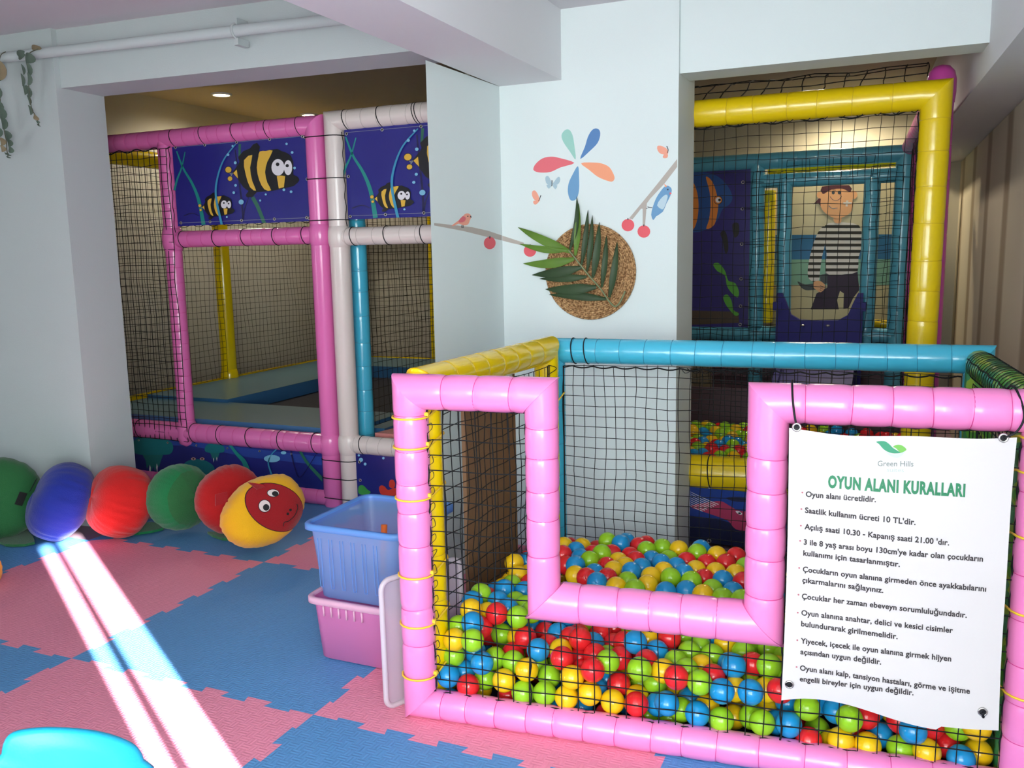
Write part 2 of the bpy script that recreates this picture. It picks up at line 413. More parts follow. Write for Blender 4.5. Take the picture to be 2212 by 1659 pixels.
tubeobj('rail', F(S0, ZL), F(S3, ZL), R_*.86, PINK, PINKD, pit, DNM, UPM, **K)
# left yellow frame
YL0 = Vector((-1.232, 2.175, 0)); YL1 = Vector((-1.195, 3.045, 0)); yd = (YL1-YL0).normalized()
m1 = yd+ZV; m2 = yd-ZV; z1 = .985
yp = YL0-yd*.0
tubeobj('rail', yp+ZV*z1, YL1+ZV*z1, .05, YEL, YELD, pit, m1, m2, 'yellow side rail', sp=.1)
tubeobj('post', yp+ZV*.05, yp+ZV*z1, .046, YEL, YELD, pit, m2, m1, 'yellow corner post', sp=.14)
tubeobj('post', YL1+ZV*z1, YL1+ZV*.05, .046, YEL, YELD, pit, m2, m1, 'yellow corner post', sp=.14)
tubeobj('rail', yp+ZV*.05, YL1+ZV*.05, .046, YEL, YELD, pit, m2, m1, 'yellow side rail', sp=.12)
# rear blue frame
B0 = Vector((-1.20, 3.135, 0)); B1 = Vector((.262, 3.215, 0)); bd = (B1-B0).normalized(); zb = .975
m1 = bd+ZV; m2 = bd-ZV
tubeobj('rail', B0+ZV*zb, B1+ZV*zb, .048, BLU, BLUD, pit, m1, m2, 'sky blue rear rail', sp=.088, pinch=.02)
tubeobj('post', B0+ZV*.05, B0+ZV*zb, .046, BLU, BLUD, pit, m2, m1, 'sky blue post', sp=.12)
tubeobj('post', B1+ZV*zb, B1+ZV*.05, .046, BLU, BLUD, pit, m2, m1, 'sky blue post', sp=.12)
tubeobj('rail', B0+ZV*.045, B1+ZV*.045, .045, BLU, BLUD, pit, m2, m1, 'sky blue rear rail', sp=.12)
# right green frame
G0 = Vector((.322, 2.345, 0)); G1 = Vector((.262, 3.115, 0)); gd = (G1-G0).normalized(); m1 = gd+ZV; m2 = gd-ZV; zg = .965
tubeobj('rail', G0+ZV*zg, G1+ZV*zg, .046, CAMO, CAMO, pit, m1, m2, 'green camouflage side rail', sp=.1)
tubeobj('post', G0+ZV*.05, G0+ZV*zg, .046, CAMO, CAMO, pit, m2, m1, 'green camouflage post', sp=.1)
tubeobj('post', G1+ZV*zg, G1+ZV*.05, .046, CAMO, CAMO, pit, m2, m1, 'green camouflage post', sp=.1)
tubeobj('rail', G0+ZV*.05, G1+ZV*.05, .044, CAMO, CAMO, pit, m2, m1, 'green camouflage side rail', sp=.1)
# nets
def frange(a, b, st):
    n = max(1, round((b-a)/st)); return [a+(b-a)*i/n for i in range(n+1)]
mb = MB(); NR = .00175; DN = .045
def fn(u, v): return F(u, v, -.003)
for (u0, u1, v0, v1) in ((S0+.048, S1-.043, .078, .926), (S1-.043, S2+.05, .078, .346), (S2+.05, S3-.048, .078, .926)):
    us = frange(u0, u1, DN); vs = frange(v0, v1, DN)
    mb.net(fn, us, vs, NR, NV, seg=10, jit=.006)
    mb.tube([fn(u, v1-.004*abs(math.sin(u*60))) for u in frange(u0, u1, .02)], .0028, 5, 0)
    mb.tube([fn(u, v0+.004*abs(math.sin(u*60))) for u in frange(u0, u1, .02)], .0028, 5, 0)
    for u in (u0, u1): mb.tube([fn(u+.003*math.sin(v*70), v) for v in frange(v0, v1, .02)], .0026, 5, 0)
for z in frange(.12, .9, .045):     # loose cord ends along the left post
    q = random.uniform(-.01, .012); mb.tube(arc_pts([fn(.035, z), fn(.05, z+.012+q), fn(.046+q*.4, z+.03), fn(.036, z+.022)], 4), .0011, 4)
mb.build('front_net', NETM, pit)
mb = MB()
def fb(u, v): return B0+bd*u-Vector((0, .028, 0))+ZV*v
L = (B1-B0).length
us = frange(.05, L-.05, .0405); vs = frange(.09, .925, .0405)
mb.net(fb, us, vs, .0015, NV, seg=10, jit=.009)
mb.tube([fb(u, .922-.008*abs(math.sin(u*38))) for u in frange(.05, L-.05, .012)], .0028, 5)
for u in frange(.5, .78, .035): mb.tube(arc_pts([fb(u, .92), fb(u+.012, .905), fb(u+.03, .912), fb(u+.02, .922)], 4), .0014, 4)
mb.tube([fb(.05, v) for v in frange(.09, .92, .03)], .0026, 5)
mb.build('rear_net', NETM, pit)
mb = MB(); LY = (YL1-YL0).length
def fl(u, v): return YL0+yd*u+Vector((.03, 0, 0))+ZV*v
mb.net(fl, frange(.05, LY-.05, .042), frange(.09, .935, .047), .0015, NV, seg=8, jit=.012)
for z in frange(.12, .9, .05):
    mb.tube(arc_pts([fl(LY-.06, z), fl(LY-.02, z+.02)+Vector((.02, 0, 0)), fl(LY-.05, z+.035), fl(LY-.06, z+.02)], 4), .0014, 4)
mb.tube([fl(LY-.055, v) for v in frange(.09, .93, .03)], .0028, 5)
mb.build('side_net', NETM, pit)
mb = MB(); LG = (G1-G0).length
def fg(u, v): return G0+gd*u+Vector((-.03, 0, 0))+ZV*v
mb.net(fg, frange(.05, LG-.05, .045), frange(.09, .92, .045), .0016, NV, seg=8, jit=.01)
for u in frange(.02, LG-.02, .034): mb.ring(G0+gd*u+ZV*zg, gd+ZV*random.uniform(-.1, .1), .0472, .0012, 20, 4)
mb.tube([G0+gd*u+ZV*(zg+.022)+Vector((-.043-.004*math.sin(u*40), 0, 0)) for u in frange(0, LG, .03)], .0022, 5)
mb.build('side_net', NETM, pit)
# cable ties
def loop_tie(pts, r=.0024, m=TIEY, head=None, parent=None, name='cable_tie'):
    mb = MB(); mb.tube(arc_pts(pts, 5), r, 6)
    if head is not None: h = Vector(head); mb.box(h-Vector((.006, .004, .004)), h+Vector((.006, .004, .004)))
    return mb.build(name, m, parent)
def oval_tie(c1, c2, z, r1, parent, tilt=0.0, m=TIEY, tr=.003):
    """tie around two neighbouring posts"""
    c1 = Vector(c1); c2 = Vector(c2); d = (c2-c1); d.z = 0; L_ = d.length; d.normalize(); pz = Vector((-d.y, d.x, 0)); P = []
    for k in range(9): q = PI/2+PI*k/8; P.append(c1+(d*math.cos(q)+pz*math.sin(q))*r1+ZV*(z-tilt*.5))
    for k in range(9): q = -PI/2+PI*k/8; P.append(c2+(d*math.cos(q)+pz*math.sin(q))*r1+ZV*(z+tilt*.5))
    mb = MB(); mb.tube(P, tr, 6, closed=True)
    h = c1+(pz*-1)*r1+ZV*z; mb.box(h-Vector((.006, .005, .005)), h+Vector((.006, .005, .005)))
    return mb.build('cable_tie', m, parent)
for yy in (903, 968, 1080, 1248, 1354, 1466):
    s, z = onF(900, yy, -.05); oval_tie(F(S0, 0), YL0, z+.004, .0525, pit, tilt=.02)
for yy in (960, 1035, 1175, 1340, 1520):
    s, z = onF(2185, yy, -.05); oval_tie(F(S3, 0), G0, z, .0525, pit, tilt=-.02)
mb = MB(); mb.tube(arc_pts([B0+ZV*.80+Vector((.06, -.045, .02)), YL1+ZV*.79+Vector((.045, -.03, 0)), YL1+ZV*.785+Vector((0, -.052, 0)), YL1+ZV*.78+Vector((-.04, -.03, 0))], 5), .003, 6)
mb.build('cable_tie', TIEY, pit)
for u in (.085, .135): mb = MB(); mb.ring(B0+bd*u+ZV*zb, bd+ZV*.12, .0495, .0022, 30, 6); tag(mb.build('cable_tie', BLK, pit), 'black cable tie')
# ------------------------------------------------------------------ balls
BALLS = "B1-1170,2286,224;B1-1170,2322,275;G1-1170,2383,278;Y1-1146,2264,275;Y1-1118,2321,246;R1-1069,2284,267;R1-1109,2259,226;R1-1142,2367,152;G1-1003,2292,263;B1-1170,2494,242;B1-1123,2463,268;B1-1111,2385,260;B1-1060,2347,259;R1-1170,2432,246;G1-1125,2527,260;Y1-1170,2557,233;Y1-1131,2591,269;B1-1068,2499,256;G1-1073,2436,244;G1-1024,2401,252;G1-983,2353,257;B1-1011,2421,173;B1-970,2441,220;R1-954,2393,178;R1-911,2307,180;R1-833,2215,196;Y1-1023,2337,176;R1-980,2294,200;R1-1016,2280,150;B1-1093,2411,151;G1-1084,2350,170;Y1-1153,2165,220;G1-1170,2224,234;G1-1089,2155,233;B1-1114,2208,261;G1-1170,2189,158;B1-1127,2247,150;B1-1065,2166,162;B1-1142,2203,103;B1-1166,2143,113;R1-1104,2149,92;G1-1076,2208,92;G1-1053,2229,150;G1-989,2221,154;Y1-996,2167,120;Y1-933,2189,154;G1-936,2167,94;G1-933,2267,135;G1-880,2233,123;G1-872,2174,101;B1-918,2243,194;B2-893,2426,224;G2-830,2462,200;G2-801,2521,200;R2-755,2476,190;R2-783,2421,193;R2-846,2398,187;B2-902,2367,193;R2-850,2335,203;R2-806,2295,225;B2-786,2358,186;R2-755,2278,191;R2-809,2301,162;Y2-858,2272,191;R2-785,2243,151;R2-732,2189,190;R2-733,2395,176;R2-690,2360,205;R2-684,2297,185;G2-686,2428,225;Y2-653,2494,211;B2-603,2453,219;Y2-630,2395,213;B2-646,2321,230;R2-636,2360,163;R2-604,2285,195;R2-565,2402,222;R2-561,2388,165;B2-580,2511,199;G2-734,2332,165;G2-704,2240,197;G2-606,2221,201;Y2-694,2359,100;B2-728,2306,109;B2-742,2246,103;Y2-791,2182,161;Y2-741,2188,119;Y2-678,2202,100;Y2-808,2181,98;R2-679,2266,120;Y2-624,2262,95;R2-609,2201,107;G2-630,2328,100;G2-580,2297,129;Y2-548,2256,190;G2-528,2320,191;G2-486,2273,195;Y2-542,2346,108;B2-561,2250,91;B2-526,2210,121;G2-496,2255,85;R2-501,2213,200;B2-589,2345,200;G3-539,2460,205;R3-506,2516,192;G3-482,2436,192;B3-449,2491,207;Y3-409,2442,214;R3-392,2515,191;G3-351,2469,202;G3-353,2407,210;G3-289,2457,209;G3-501,2377,198;G3-437,2388,195;Y3-456,2330,185;B3-382,2354,194;B3-362,2300,218;R3-319,2349,208;G3-302,2401,175;Y3-254,2363,202;G3-270,2310,230;G3-238,2422,211;G3-216,2304,200;R3-415,2281,187;G3-440,2221,193;Y3-354,2276,164;G3-320,2328,154;Y3-273,2286,172;B3-381,2226,177;B3-307,2233,185;B3-486,2318,87;Y3-430,2282,94;B3-444,2219,103;G3-381,2225,95;Y3-362,2317,59;G3-311,2288,85;G3-276,2237,103;Y3-278,2345,83;B3-222,2342,115;B3-244,2290,82;B3-209,2244,108;R3-233,2241,201;G3-167,2275,148;R3-179,2393,115;R3-158,2249,72;G4-145,2348,51;B4-96,2310,135;B4-151,2338,132;B4-67,2399,110;R4-23,2309,136;R4-55,2341,65;Y4-102,2301,49;Y4-80,2257,84;Y4-16,2264,80;B412,2333,77;Y446,2388,119;R459,2328,130;G461,2292,73;B488,2275,137;Y4117,2387,118;R4129,2325,132;Y4122,2278,86;R4169,2344,77;G4192,2332,139;Y4230,2290,170;Y4242,2337,77;B4200,2287,80;B4-12,2371,125;G4-62,2259,147;Y5-1078,2901,279;Y5-1019,2934,272;B5-1020,2868,278;R5-1048,2808,281;R5-1013,2748,266;B5-982,2806,277;B5-965,2708,286;Y5-944,2646,275;R5-955,2866,274;G5-909,2826,295;G5-933,2765,288;R5-870,2760,276;R5-892,2610,287;B5-886,2676,279;B5-842,2568,293;R5-830,2639,284;G5-935,2978,289;B5-876,2949,296;B5-874,3014,283;R5-817,2981,283;R5-806,3044,271;R5-890,2886,278;Y5-848,2827,274;Y5-808,2774,279;Y5-829,2709,285;Y5-777,2565,287;R5-823,2888,276;R5-787,2834,283;G5-776,2933,289;B5-743,2880,275;B5-746,2756,289;B5-764,2694,294;G5-758,2628,285;G5-713,2554,292;Y5-695,2686,289;Y5-689,2620,286;Y5-667,2745,290;G5-733,2990,285;G5-691,2917,271;Y5-669,2976,290;R5-618,2868,289;B5-638,2805,289;B5-599,2741,293;G5-629,2682,296;B5-622,2588,284;G5-562,2685,293;B5-564,2621,284;B5-595,2996,295;G5-594,2929,302;Y5-572,2801,288;R5-549,2867,291;Y5-506,2802,289;R5-532,2742,284;Y5-527,2935,300;R5-484,2871,298;R5-461,2934,304;Y5-437,2778,300;B5-468,2719,296;R5-402,2708,303;G5-415,2841,305;Y5-506,2592,290;G5-489,2656,286;G5-443,2577,293;B5-423,2641,292;G5-382,2555,305;B5-698,2831,285;Y6-1170,2652,288;R6-1170,2768,259;B6-1147,2711,275;Y6-1120,2653,253;Y6-1170,2621,232;R6-1076,2565,257"
FILL = "-545,2720,37;-714,2696,36;-598,2276,37;-1059,2770,35;-921,2977,39;4,2635,34;-621,2652,37;-690,2533,36;-393,2975,35;-435,2468,37;-291,2855,49;-595,2561,37;-983,2401,34;-386,2719,35;-361,3060,39;-113,2723,36;5,2515,42;-783,2239,42;-526,2444,35;-500,2602,49;229,2699,35;-265,2667,36;-186,3021,55;-820,2727,36;-1149,2515,50;-646,2877,38;140,2765,40;-731,2843,57;97,2445,35;-23,2792,37;-111,3026,36;-868,2357,42;160,3040,34;-207,2957,36;-452,2404,52;31,2928,36;-1005,2702,50;-586,2770,60;-393,2264,36;212,2534,38;-784,2481,43;-1031,2539,38;-570,2930,34;-800,2931,44;49,2720,36;-940,2890,52;-271,3046,38;-92,2650,35;-821,2861,52;227,2994,36;-454,2703,38;-894,2538,37;-388,2605,36;-17,2998,53;-182,2722,34;-901,2789,35;54,2862,48;-801,2350,36;231,3063,37;-849,2193,36;96,2564,38;-323,2740,47;-1077,2908,52;-135,2929,51;-713,2624,72;-457,2857,36;-1120,2677,36;-830,2620,35;-228,2767,49;-505,3039,34;-183,2646,34;-645,2949,48;-730,2355,36;-409,2794,35;-323,2560,38;-206,2371,39;-1127,3021,59;-1126,2948,37;-895,2282,52;-108,2511,55;-1050,2307,34;69,3108,39;-226,2489,48;-92,2858,34;-707,2236,36;-1005,2217,47;233,2859,51;-570,2353,35;-759,2993,36;-748,2582,37;-364,2417,39;92,2975,49;-1164,2766,41;21,2421,40;-1105,2235,37;-828,2288,50;-892,2678,38;-1123,2334,35;-44,2583,39;213,2465,56;-77,3090,56;-1166,2149,35;-988,2280,36;-42,2902,35;-290,2444,42;144,2927,48;-313,2996,39;-639,2406,57;-1106,2406,36;-939,2733,53;-867,2461,52;-181,2841,38;-687,3000,40;-598,3042,39;-990,2489,53;-960,2557,46;-410,2544,36;-1010,3001,38;-781,2631,96;213,2607,47;142,2844,40;-994,2837,56;-1095,2835,42;-278,2927,58;-177,2444,50;-229,2587,37;-385,2882,36;-508,2513,35;69,2657,38;-989,2631,94;-1123,2589,40;162,2428,38;-367,2925,89;-783,2415,79;-714,3060,37;-896,2607,51;-848,3005,35;132,2632,50;-684,2788,35;212,2765,37;-599,2487,56;-715,2928,55;-946,3046,34;-343,2817,37;-1057,2466,47;-1164,2874,37;-19,2719,41;-1056,2604,53;-710,2468,58;-440,3040,85;-645,2723,54;-479,2774,35;-712,2747,77;-457,2928,47;29,3046,36;49,2794,35;-1107,2287,99;-663,2314,38;-570,2846,62;160,3112,55;-160,2564,50;75,2370,35;-202,3087,58;-204,2604,98;-1083,2373,94;152,2512,72;-923,2213,37;-340,2648,89;-206,2902,73;-68,2441,35;-387,2445,94;-343,2490,38;-1007,2928,41;27,2653,94;-1163,2280,56;-783,2785,73;184,2670,76;-941,2444,70;-639,2818,80;-875,2932,77;-1165,2447,72;-152,2792,75;-805,2539,63;-868,2748,76;-555,2649,54;-937,2380,94;-434,2333,42;-610,2211,36;-1068,2992,76;7,2880,95;-912,2671,110;-533,2286,36;-650,2443,112;-1014,2438,91;101,2719,79;231,2395,38;-939,2518,95;-729,2553,97;-552,3038,96;-369,2536,94;-68,2555,99;74,2818,93;-19,3091,95;-135,2660,93;-642,2535,93;-805,3043,77;-255,2513,112;-500,2843,91;-1167,2654,76;-601,2977,94;-621,3044,114;-847,2682,94;-1100,2495,90;133,3002,97;-66,2694,80;-363,2777,89;-227,2696,94;-87,2790,76;-525,2211,34;-891,2788,151;160,2588,94;205,2933,76;-435,2761,96;-1002,2372,92;219,3111,92;-406,2863,102;-136,3028,102;-4,2509,110;-918,2836,90;-13,2812,118;-501,2654,96;92,2930,111;204,3039,115;184,2793,91;100,3050,60;-940,2587,112;-1125,2790,92;-429,2372,116;-870,2403,95;-503,2980,73;-37,2629,86;-1058,2858,96;-229,2818,101;-641,2607,117;-804,2970,114;-1100,2647,94;-82,2980,113;-866,2514,110;-592,2908,101;-1056,2744,130;3,2741,114;-133,2539,113;-522,2769,99;74,2609,116;-318,2401,99;-803,2891,113;-527,2444,108;-286,2766,105;-549,2512,92;-963,2652,36;-404,2672,97;-457,2444,107;-249,2995,78;-1015,2508,112;65,2469,90;-315,2577,106;99,2866,133;-295,3021,121;-852,2581,93;-1028,2795,97;-437,2975,95;-592,2701,98;-844,2833,114;-1141,2563,112;-641,2679,136;-1098,2902,121;206,2720,135;-955,2967,94;165,2883,132;-431,2610,95;-507,2919,97;-296,3087,120;-983,2908,99;-319,2888,117;-1167,2945,95;-784,2699,108;-891,2327,114;208,2425,116;233,2837,114;-715,2806,118;-1153,2718,96;-273,2633,92;-17,2955,109;-136,2770,136;228,2591,114;-893,3028,95;-481,2634,163;94,3109,113;-738,2955,136;-459,2537,93;-294,2694,117;-122,2443,131;27,3065,135;-363,3024,100;-138,2864,96;-983,3042,117;215,2948,160;-696,3019,119;-224,2879,133;-1169,3013,111;-68,2863,119;-1062,2584,116;76,2539,95;-662,2883,112;5,2446,134;-1148,2862,103;-340,2788,149;-821,2348,115;-942,2767,114;-182,2969,172;41,2581,172;146,2673,135;-984,2694,120;-1148,2470,134;-738,2883,138;-1169,2910,154;-226,2439,114;-526,2558,132;-365,2977,151;-962,2333,135;-42,2580,154;-65,3043,113;-796,2492,135;-137,2607,134;-574,2615,122;-68,2473,99;212,2520,120;-317,2468,115;-710,2604,136;-1168,2380,89;53,3004,96;-1031,2951,117;-117,2837,156;-710,2671,133;-67,2746,134;65,2692,131;92,2461,171;-775,2748,151;-137,2902,152;-211,2540,155;-205,2764,129;-826,2691,158;-448,2907,132;-616,2750,135;-270,2954,129;-1145,2771,154;-485,3003,136;-1143,2668,139;-442,2788,156;117,2771,127;-493,2719,154;-508,2806,157;-208,3039,131;-777,2841,173;-228,2653,152;-249,2772,197;-566,2836,131;-1078,2839,156;26,2580,74;-689,2515,135;-986,2580,158;-411,3056,158;-802,2593,156;-550,2954,133;-961,2470,135;168,2999,156;-1092,2516,151;217,3110,168;-916,2905,132;-1052,2683,171;-1079,3003,159;-45,2669,157;-756,3045,121;-666,2923,172;-871,3001,194;-365,2719,133;-361,2609,146;149,3086,154;-984,2860,159;-131,2508,175;139,2517,137;-869,2629,155;-134,3091,156;165,2772,194;-17,3014,151;-592,2582,177;-267,2832,153;184,2585,172;-798,2923,183;-437,2972,173;238,2469,173;-415,2554,139;-181,2698,141;9,2877,174;-1168,2519,177;-621,2967,192;-667,2856,172;-684,2560,195;-1003,2741,167;-291,2654,177;-72,2955,175;-594,2474,138;-437,2701,185;-847,2760,196;-1057,2612,177;-575,2788,176;-89,3033,173;91,3021,154;-252,3069,171;-872,2861,180;-133,2420,195;-967,2974,178;-21,3089,178;-575,2649,179;-919,3044,159;-500,2927,175;-622,3037,193;66,3108,175;-870,2927,175;92,2949,181;159,2398,170;90,2376,183;-391,2860,168;232,2793,170;115,2513,213;-959,2646,174;-913,2540,192;-851,3041,147;-703,2743,161;227,3016,191;-20,2468,194;66,2741,181;115,2585,173;21,2653,179;-1056,2910,172;-1124,2580,176;-343,3066,194;216,2656,155;-598,2879,214;-774,2999,197;-18,2790,191;-893,2703,172;-532,3042,187;140,2839,196;165,2465,214;-324,2536,175;-250,3000,193;-317,2746,201;-264,2577,153;138,3048,210;19,2943,193;-1012,2500,197;-294,2909,176;-204,2465,174;-84,2788,190;-112,2700,174;-157,2650,190;69,2820,196;48,2510,150;-1147,2996,177;-896,2443,148;214,2886,194;-3,2722,177;-707,2983,196;-62,2536,214;-207,2717,204;-178,2791,199;-19,2391,192;-733,2609,210;-385,2584,210;-364,2650,198;-179,2582,213;91,2672,194;-635,2672,216;185,2695,198;-139,2934,212;235,2604,214;-941,2907,194;-716,3046,179;-157,3047,235;-844,2655,215;-110,2585,192;-390,2929,209;-569,2720,180;232,2533,196;-1026,3040,175;-1128,2927,213;-453,3047,212;-387,2747,210;-91,2375,172;-688,2720,220;-780,2670,209;-363,2819,213;-938,2816,194;-474,2854,190;-1030,2969,194;-504,2678,215;-159,2489,240;161,2927,210;-43,2887,214;-1123,2471,197;-1144,2856,192;-892,2975,136;142,2645,228;-528,2882,216;-227,2901,217;-731,2913,195;-1082,2770,192;46,2494,215;-501,2763,208;-1120,2721,214;228,2394,190;-643,2790,198;-246,2576,233;-161,2861,216;-459,2585,201;-225,3081,237;26,3108,239;-23,3026,217;-712,2791,217;-257,2835,219;57,3017,213;-1059,2678,237;-544,2975,215;-991,2587,231;-292,2933,240;45,2428,216;188,2743,275;-16,2584,218;-853,2587,216;-1015,2820,219;137,3108,234;-964,2699,218;211,3074,236;-158,2742,253;91,2881,211;90,3049,277;-67,2678,218;-221,2514,214;4,2768,250;-273,2690,234;-321,2602,236;191,3001,253;-459,2904,231;-541,2559,231;-922,3040,230;-71,3052,268;114,2768,242;55,2640,253;-293,3038,238;95,2585,240;90,2968,257;-346,2979,237;188,2519,255;46,2717,274;-92,2837,233;-320,2875,231;-85,2465,211;-783,2765,214;-20,2975,259;-1103,3034,233;-581,3064,250;-828,3048,209;233,2833,232;121,2858,273;11,2834,251;-915,2608,212;-347,2690,259;-184,2976,255;242,2950,223;-395,3061,269;-204,2652,237;-991,3020,239;-127,2651,250;-296,2767,261;-91,2995,230;-671,3023,236;-14,2633,267;215,2676,277;-40,2717,274;-435,2976,260;-524,3023,255;0,3040,296;227,2877,291;-359,2916,272;-111,2929,271;-180,2842,282;33,2909,269;-429,2814,233;192,2590,269;-85,2600,250;-66,2792,274;-261,2871,275;185,2928,302;137,3002,300;237,3118,298;226,2793,291;-221,2769,269;247,3010,290;161,3089,300;75,3112,295;-228,3020,277;-182,2914,274;127,2694,275"
RB = .034
BM = {'R': mat('red_ball', 'E0262B', .16, .5), 'B': mat('blue_ball', '1C8FCC', .16, .5), 'G': mat('green_ball', '96CB26', .16, .5), 'Y': mat('yellow_ball', 'F4C416', .16, .5)}
CN = {'R': 'red', 'B': 'blue', 'G': 'green', 'Y': 'yellow'}
def ball_mesh(k, r, sub):
    bm = bmesh.new(); bmesh.ops.create_icosphere(bm, subdivisions=sub, radius=r)
    me = D.meshes.new(f'{CN[k]}_ball'); bm.to_mesh(me); bm.free()
    for p in me.polygons: p.use_smooth = True
    me.materials.append(BM[k]); return me
BMESH = {k: ball_mesh(k, RB, 4) for k in BM}
ZONE = {'1': 'behind the front net near the yellow corner post', '2': 'behind the front net under the pink middle rail', '3': 'behind the front net left of the white rules sign',
        '4': 'behind the front net below the white rules sign', '5': 'in the open gap above the pink middle rail', '6': 'beside the brown cardboard box in the left opening'}
def ball(k, p, zone, grp):
    o = D.objects.new('play_ball', BMESH[k]); C.objects.link(o); o.location = p; o.rotation_euler = (random.random()*6, random.random()*6, 0)
    return tag(o, f'{CN[k]} plastic play ball {zone}', 'ball', f'{CN[k]} balls {grp}')
for t in BALLS.split(';'):
    k, zc = t[0], t[1]; x, y, z = (int(v)/1000 for v in t[2:].split(','))
    ball(k, (x, y, z), ZONE[zc], ZONE[zc])
def stuff_balls(name, pts, label, cat, sub=2, parent=None):
    mb = MB(); bm = bmesh.new(); bmesh.ops.create_icosphere(bm, subdivisions=sub, radius=RB)
    vs = [v.co.copy() for v in bm.verts]; fs = [[v.index for v in f.verts] for f in bm.faces]; bm.free()
    ks = list(BM)
    for p in pts: mb.add([v+Vector(p) for v in vs], fs, random.choices(range(4), (.3, .26, .26, .18))[0], True)
    return tag(mb.build(name, [BM[k] for k in ks]), label, cat, kind='stuff')
fp = []
for t in FILL.split(';'): fp.append(tuple(int(v)/1000 for v in t.split(',')))
stuff_balls('play_balls_underneath', fp, 'mixed plastic play balls filling the ball pit underneath the top ones', 'balls', sub=3)
mb = MB(); mb.prism([F(.03, -.0, .03), F(1.50, 0, .03), B1-Vector((.03, .05, 0)), B0+Vector((.02, -.05, 0))], (0, 0, .004))
mb.build('floor_sheet', mat('pit_floor_sheet', '1B2A52', .7), pit)
# ------------------------------------------------------------------ sign on the front
SGN = -.062     # in front of the net plane
WHITE_S = mat('sign_vinyl', 'D3CDCE', .5, .35)
sign = thing('rules_banner', 'white vinyl sign with printed house rules in Turkish hanging on the pink front frame', 'sign', F(1.24, .22, SGN))
def wav(s, z):
    e = max(0, (.42-z)/.2)
    return SGN+.006*math.sin((s-1)*9+z*4)+.004*math.sin(z*14+s*6)-.012*max(0, (1.05-s)/.05)*min(1, e)*.6
def SF(s, z, d=0.0): return F(s, z, wav(s, z)-d)
def sedge(s, top):
    return (.921-.010*math.sin((s-1)/.485*PI)+.003*math.sin(s*21)) if top else (.222+.016*math.sin((s-1)/.485*PI*2.0+.2)*(1 if s < 1.36 else .4))
mb = MB(); NX, NZ = 44, 56
for dd, rev in ((0, 0), (-.0012, 1)):
    g = []
    for j in range(NZ+1):
        for i in range(NX+1):
            s = 1.0+.486*i/NX; zt, zb_ = sedge(s, 1), sedge(s, 0); z = zb_+(zt-zb_)*j/NZ
            q = .018
            ss = s+.004*math.sin(j/NZ*PI)*(1 if i < NX/2 else -1)*(abs(i/NX-.5)*2)**3
            g.append(SF(ss+ (.012*(1-j/NZ) if i == 0 else 0)*0, z, dd))
    fs = [((j*(NX+1)+i), (j*(NX+1)+i+1), ((j+1)*(NX+1)+i+1), ((j+1)*(NX+1)+i)) for j in range(NZ) for i in range(NX)]
    mb.add(g, [f[::-1] for f in fs] if rev else fs, 0, True)
mb.build('sheet', WHITE_S, sign)
def text_mesh(txt, bold=0.0, res=3, sp=1.0):
    cu = D.curves.new('t', 'FONT'); cu.body = txt; cu.resolution_u = res; cu.offset = bold; cu.space_character = sp; cu.size = 1.0
    o = D.objects.new('t', cu); C.objects.link(o)
    dg = bpy.context.evaluated_depsgraph_get(); dg.update()
    me = D.meshes.new_from_object(o.evaluated_get(dg))
    vs = [v.co.copy() for v in me.vertices]; fs = [list(p.vertices) for p in me.polygons]
    D.objects.remove(o); D.curves.remove(cu); D.meshes.remove(me)
    return vs, fs
def put_text(mb, txt, pa, pb, bold=0.0, mi=0, hgt=None, off=.0011, sp=1.0):
    """text whose baseline runs from sign point pa to pb (s,z), scaled to that length; hgt: cap height"""
    vs, fs = text_mesh(txt, bold, 3, sp)
    x0 = min(v.x for v in vs); x1 = max(v.x for v in vs); L_ = math.hypot(pb[0]-pa[0], pb[1]-pa[1]); k = L_/(x1-x0); kz = k if hgt is None else hgt/.73
    o = []
    for v in vs:
        f = (v.x-x0)/(x1-x0); o.append(SF(pa[0]+(pb[0]-pa[0])*f, pa[1]+(pb[1]-pa[1])*f+v.y*kz, off))
    mb.add(o, fs, mi)
def SZ(x, y):
    return onF(1612+x/1.9317, 800+y/1.9317, SGN)
INK = mat('print_black', '2E282B', .5); GRNP = mat('print_green', '1F7A52', .5); GREYP = mat('print_grey', '6F7C78', .5); PALE = mat('print_pale', 'B4C0BC', .5); BUL = mat('print_bullet', 'B0606E', .5)
lines = [("Oyun alanı ücretlidir.", 248, 512, 540, 533), ("Saatlik kullanım ücreti 10 TL'dir.", 245, 580, 705, 628), ("Açılış saati 10.30 - Kapanış saati 21.00 'dır.", 243, 650, 845, 714),
 ("3 ile 8 yaş arası boyu 130cm'ye kadar olan çocukların", 240, 716, 987, 783), ("kullanımı için tasarlanmıştır.", 238, 763, 640, 803),
 ("Çocukların oyun alanına girmeden önce ayakkabılarını", 236, 832, 1000, 908), ("çıkarmalarını sağlayınız.", 234, 877, 572, 915), ("Çocuklar her zaman ebeveyn sorumluluğundadır.", 232, 945, 920, 1018),
 ("Oyun alanına anahtar, delici ve kesici cisimler", 230, 1013, 862, 1082), ("bulundurarak girilmemelidir.", 229, 1058, 632, 1108), ("Yiyecek, içecek ile oyun alanına girmek hijyen", 227, 1128, 855, 1200),
 ("açısından uygun değildir.", 226, 1173, 563, 1213), ("Oyun alanı kalp, tansiyon hastaları, görme ve işitme", 224, 1241, 932, 1333), ("engelli bireyler için uygun değildir.", 223, 1287, 697, 1338)]
HT = .0142
